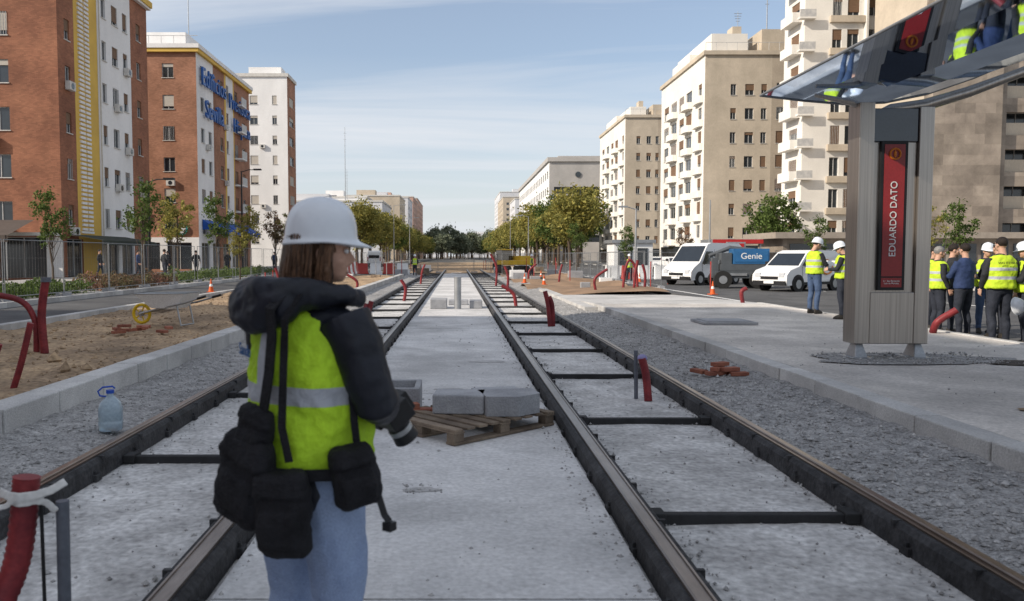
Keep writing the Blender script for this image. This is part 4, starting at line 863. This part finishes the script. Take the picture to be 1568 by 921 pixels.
def person(name,x,y,z,heading,s=1.0,top=darkj,legs=jeansd,vest=None,helmet=False,hair=hairB,la=None,ra=None,stride=0,hz=0,tilt=0,lean=0,vox=.016,wide=1.0,hem=.92,vestsecs=None,nohead=False,lt=1.0,lw_=0):
    e=empty(name,(x,y,z),math.radians(-heading),s)
    b=MB(); sx=.085
    for sd_,st in ((-1,stride),(1,-stride)):
        hipx=sd_*sx; fx=sd_*(.105+lw_)
        b.tube([(hipx,0,.93),(hipx*1.05+sd_*lw_*.3,.0,.80),(fx*.98,st*.35+.015,.62),(fx,st*.5+.02,.50),(fx,st*.75-.015,.34),(fx,st-.02,.15),(fx,st-.02,.085)],[.098*lt,.094*lt,.08*lt,.064*lt,.062*lt,.05,.052],14)
    b.loft([(0,0,.84,.12,.09),(0,-.005,.90,.17,.12),(0,-.01,.97,.172,.122),(0,0,1.04,.155,.11),(0,0,1.08,.15,.105)],20)
    o=remesh(b.obj('trousers',legs,e),vox,4)
    if vox<.03: wrinkle(o,.016)
    b=MB()
    for sd_,st in ((-1,stride),(1,-stride)):
        fx=sd_*(.105+lw_)
        b.loft([(fx,st+.035,0,.042,.125),(fx,st+.035,.03,.046,.13),(fx,st+.02,.06,.042,.11),(fx,st-.02,.10,.04,.06),(fx,st-.025,.13,.04,.045)],16)
    remesh(b.obj('shoes',shoe,e),vox*.8,2)
    la=la or [(-.26,-.03,1.16),(-.25,.08,.93)]; ra=ra or [(.26,-.03,1.16),(.25,.08,.93)]
    b=MB(); W_=wide
    if hem<.92: b.loft([(0,0,hem,.172*W_,.135*W_),(0,0,hem+.05,.178*W_,.14*W_),(0,0,.94,.176*W_,.132*W_),(0,0,.99,.165*W_,.12*W_)],22)
    b.loft([(0,0,.92,.168*W_,.122*W_),(0,0,1.0,.165*W_,.12*W_),(0,0,1.12,.158*W_,.118*W_),(0,0,1.25,.172*W_,.125*W_),(0,0,1.36,.182*W_,.125),(0,-.005,1.42,.165,.108),(0,-.01,1.46,.11,.085),(0,-.015,1.495,.066,.066)],22)
    for (el,wr),s_ in ((la,-1),(ra,1)):
        sh_=Vector((s_*.165,-.005,1.405)); el=Vector(el);wr=Vector(wr); af=1.27 if hem<.92 else 1.0
        b.tube([sh_,sh_.lerp(el,.35)+Vector((s_*.008,0,0)),sh_.lerp(el,.8),el,el.lerp(wr,.5),wr],[.066*af,.062*af,.055*af,.053*af,.047*af,.034*af],14)
    o=remesh(b.obj('jacket',top,e),vox,5)
    if vox<.03: wrinkle(o,.018)
    b=MB()
    for (el,wr),s_ in ((la,-1),(ra,1)):
        d=(Vector(wr)-Vector(el)).normalized(); hand(b,Vector(wr)+d*.01,d,(-s_,.3,-.2),s_)
    remesh(b.obj('hands',skin,e),.006 if vox<.012 else .009,1)
    if vest:
        b=MB(); b.loft(vestsecs or [(0,0,.93,.192*W_,.148*W_),(0,0,1.1,.182*W_,.142*W_),(0,0,1.25,.192*W_,.146*W_),(0,0,1.36,.190*W_,.142),(0,-.005,1.43,.165,.122),(0,-.01,1.468,.115,.098)],28,0,None,2.2)
        o=remesh(b.obj('vest',vest,e),vox,3)
        if vox<.03: wrinkle(o,.034); wrinkle(o,.008,ct2)
    if not nohead: head(e,hz,tilt,hair,helmet)
    if lean: e.rotation_euler[0]=math.radians(-lean)
    return e
hold_l=[(-.25,.08,1.15),(-.10,.28,1.14)]; hold_r=[(.25,.08,1.15),(.10,.28,1.14)]
p=person('construction_worker',8.75,19.5,.29,70,1.04,darkj,jeansb,vestW,True,hairB,hold_l,hold_r,0,10,-22,wide=1.12)
b=MB(); T=Matrix.Translation((0,.38,1.16))@Matrix.Rotation(math.radians(35),4,'X'); b.box(-.2,.2,-.14,.14,0,.004,0,T); b.obj('plan_sheet',whitep,p)
person('construction_worker',8.60,17.8,.29,-60,.97,darkj,jeansd,vestW,True,hairB,hold_l,hold_r,0,0,-25,wide=1.1)
ppl=[(9.55,15.8,95,1.02,darkj,jeansd,vestW,False,hairG,0),(9.80,15.4,-20,1.05,suit,jeansd,None,False,hairB,1),(9.55,14.0,4,1.10,darkj,jeansd,vestW,False,hairB,0),(10.45,15.4,10,1.07,darkj,jeansd,vestW,False,hairB,1),(10.0,14.0,-60,1.03,darkj,jeansd,vestW,True,hairB,1),(9.75,13.0,-20,1.06,darkj,jeansd,vestW,True,hairB,0),(11.2,16.5,-100,1.0,suit,jeansd,None,False,hairB,0),(10.9,16.4,200,1.04,darkj,jeansb,vestW,True,hairB,1),(10.3,17.2,160,1.03,darkj,jeansd,vestW,False,hairB,0),(10.5,14.4,-60,1.03,darkj,jeansd,vestW,True,hairB,0),(9.85,17.5,170,1.02,suit,jeansd,None,False,hairG,1),(10.15,16.3,120,1.05,darkj,jeansd,None,False,hairB,1)]
for i,(x,y,hd,s,tp,lg,vs,hm,hr,ps) in enumerate(ppl):
    q=person('construction_worker' if vs else 'man_in_suit',x,y,.10,hd,s,tp,lg,vs,hm,hr,hold_l if ps else None,hold_r if ps==1 and i%2 else None,0,R.uniform(-20,20),R.uniform(-12,0),wide=1.2)
    if i==2: text('vest_text','VIAS Y OBRAS',.05,blackm,(0,-.20,1.34),(math.radians(90),0,0),q,.002)
e=empty('hard_hat',(9.36,13.3,.86)); 
b=MB(); b.loft([(0,0,0,.13,.155),(0,0,.012,.125,.15),(0,0,.015,.11,.135),(0,0,.06,.105,.13),(0,0,.11,.075,.095),(0,0,.14,.03,.04)],24); o=b.obj('shell',helm,e); o.rotation_euler=(math.radians(80),0,.3)
for (x,y,hd,s,tp,st) in ((-21.5,48,90,1,darkj,.15),(-20,50,80,.98,suit,.12),(-22.5,62,-90,1,darkj,.14),(-19,66,180,1,darkj,.1),(-16.5,72,10,1,suit,.15),(-16.5,45,30,1,darkj,.1),(-18,55,0,1,darkj,.15)):
    person('pedestrian',x,y,.33,hd,s,tp,jeansd,None,False,hairB,None,None,st,vox=.03)
for (x,y,hd) in ((-3.5,66,0),(6,64,90),(10.8,50,180)):
    person('construction_worker',x,y,.03,hd,1,darkj,jeansd,vestW,True,hairB,None,None,.1,vox=.03)
# ---- woman photographer
WS=1.05
wv=person('photographer_woman',-.49,2.6,.03,36,WS,navy,denim,vestX,False,None,[(-.265,.09,1.18),(.0,.23,1.09)],[(.268,.02,1.16),(.17,.17,1.10)],.04,0,0,0,.008,1.06,.83,
 [(0,.02,.945,.205,.180),(0,.015,1.0,.205,.178),(0,.01,1.1,.200,.170),(0,0,1.22,.197,.160),(0,0,1.33,.190,.150),(-.008,-.005,1.40,.158,.130),(-.008,-.01,1.45,.11,.11)],True,1.14,.02)
hd=head(wv,42,-6,None,True,.005,.93,(.03,.02,1.485),.93)
b=MB()
b.ell((0,-.025,1.655),(.084,.098,.088)); b.ell((0,-.055,1.60),(.080,.072,.10)); b.ell((0,-.065,1.53),(.078,.062,.10)); 
for s in (-1,1): b.tube([(s*.073,.020,1.67),(s*.084,.012,1.61),(s*.082,.015,1.54),(s*.07,.03,1.45)],[.018,.022,.022,.014],10)
o=wrinkle(remesh(b.obj('hair',hairN,hd,(0,0,-1.5)),.006,3),.012,ct2)
b=MB(); r_=random.Random(5)
for i in range(340):
    a=r_.uniform(math.pi*.90,math.pi*2.10); x=.089*math.cos(a); y=-.035+.088*math.sin(a)
    if a<math.pi or a>2*math.pi: y=r_.uniform(-.01,.03)
    j=lambda q:r_.uniform(-q,q)
    b.tube([(x*.97,y,1.69),(x*1.03+j(.004),y-.004,1.62),(x*1.06+j(.009),y+j(.009),1.55),(x*1.05+j(.02),y+j(.015)+.01,1.47+j(.02)),(x*1.05+j(.03),y+.03+j(.03),1.39+j(.04))],[.0035,.005,.0045,.0035,.001],5)
b.obj('hair_strands',hairN,hd,(0,0,-1.5))
b=MB()
hp=[(.13,.10,1.455),(.150,.0,1.475),(.13,-.105,1.48),(0,-.165,1.48),(-.135,-.105,1.48),(-.158,.0,1.470),(-.13,.10,1.455)]
b.tube(hp,[.026,.036,.046,.052,.048,.040,.028],14); b.ell((-.02,-.155,1.445),(.145,.065,.070)); b.ell((-.05,-.17,1.41),(.10,.045,.05)); b.ell((0,.0,1.43),(.14,.10,.05))
o=remesh(b.obj('hood',navy,wv),.008,6); wrinkle(o,.030); wrinkle(o,.004,ct2)
text('vest_logo','Sando',.052,M('logo_blue',(.02,.10,.30),rough=.5),(-.095,-.168,1.305),(math.radians(88),0,math.radians(-24)),wv,.001)
b=MB(); b.ribbon([(-.0,-.182,1.20),(-.0,-.178,1.28),(.005,-.168,1.35),(.01,-.155,1.40)],[(0,-1,0),(0,-1,.1),(0,-1,.2),(0,-1,.3)],.045,.004,0)
b.obj('reflective_strip',M('reflective',(.42,.44,.48),rough=.4),wv)
b=MB()
b.ribbon([(.10,.06,1.49),(.10,-.05,1.515),(.09,-.15,1.50),(.075,-.215,1.44),(.065,-.200,1.36),(.05,-.200,1.25),(.03,-.205,1.14),(.01,-.21,1.05)],[(0,0,1),(0,-.3,1),(0,-1,.8),(0,-1,.1),(0,-1,0),(0,-1,0),(0,-1,0),(0,-1,0)],.036,.007,0)
b.ribbon([(.125,.05,1.485),(.13,-.05,1.51),(.125,-.15,1.48),(.115,-.195,1.41),(.105,-.190,1.33),(.10,-.192,1.22),(.10,-.198,1.10),(.12,-.19,1.0)],[(0,0,1),(0,-.3,1),(0,-1,.8),(0,-1,.1),(.2,-1,0),(.2,-1,0),(.3,-1,0),(.3,-1,0)],.024,.006,0)
b.ribbon([(.215,-.03,1.2),(.225,-.03,1.10),(.23,-.02,1.0)],(1,-.5,0),.022,.005,0)
b.ribbon([(-.20,-.08,.95),(-.05,-.195,.965),(.1,-.19,.955),(.215,-.06,.95),(.22,.06,.95)],[(-1,-1,0),(0,-1,0),(.4,-1,0),(1,-.5,0),(1,0,0)],.035,.006,0)
b.obj('bag_straps',blackc,wv)
def bag(c,sz,rz,tilt=0,name='shoulder_bag',pw=3.6):
    T=Matrix.Translation(c)@Matrix.Rotation(rz,4,'Z')@Matrix.Rotation(tilt,4,'Y'); b=MB(); w_,d_,h_=sz
    b.loft([(0,0,-h_/2,w_*.38,d_*.40),(0,0,-h_*.42,w_*.48,d_*.5),(0,0,0,w_*.5,d_*.52),(0,0,h_*.3,w_*.47,d_*.48),(0,0,h_*.44,w_*.44,d_*.42),(0,0,h_/2,w_*.34,d_*.3)],20,0,T,pw)
    b.loft([(0,-d_*.5,-h_*.35,w_*.33,d_*.14),(0,-d_*.53,-h_*.1,w_*.36,d_*.16),(0,-d_*.52,h_*.05,w_*.34,d_*.12)],16,0,T,3.6)
    b.loft([(0,-d_*.1,h_*.22,w_*.51,d_*.52),(0,-d_*.1,h_*.27,w_*.51,d_*.53),(0,-d_*.08,h_*.44,w_*.47,d_*.46),(0,0,h_*.51,w_*.4,d_*.36)],20,0,T,pw)
    o=remesh(b.obj(name,blackc,wv),.005,2); wrinkle(o,.02); wrinkle(o,.005,ct2); return o
bag((-.045,-.215,.93),(.20,.07,.27),.05,math.radians(16)); bag((.105,-.20,.85),(.175,.08,.24),.35,math.radians(-4),'belt_pouch',3.0); bag((.245,-.05,.95),(.14,.10,.18),.9,math.radians(-10),'lens_pouch',2.8); bag((-.01,-.205,1.07),(.13,.06,.16),.1,.3,'small_pouch',2.6)
b=MB(); b.ribbon([(.29,.0,.89),(.305,.01,.83),(.32,.015,.81)],(1,-.5,0),.02,.004,0); b.box(.305,.335,.0,.03,.785,.81,0); b.obj('strap_clip',blackm,wv)
b=MB(); T=Matrix.Translation((.125,.245,1.08))@Matrix.Rotation(math.radians(-18),4,'Z')@Matrix.Rotation(math.radians(-55),4,'X')
b.box(-.075,.075,-.035,.035,-.05,.045,0,T); b.box(-.03,.03,-.03,.04,.045,.075,0,T); b.box(-.085,-.04,-.03,.055,-.05,.04,0,T)
d_=T.to_3x3()@Vector((0,1,0)); c0=T@Vector((0,.035,-.003)); b.cyl(c0,.038,.03,tuple(d_),28,0); b.cyl(c0+d_*.03,.041,.018,tuple(d_),28,1); b.cyl(c0+d_*.048,.039,.035,tuple(d_),28,0,True,.044); b.cyl(c0+d_*.082,.036,.004,tuple(d_),28,2)
bevel(b.obj('photo_camera',[blackm,galv,vg],wv),.004)
print('polys',sum(len(o.data.polygons) for o in bpy.data.objects if o.type=='MESH'))
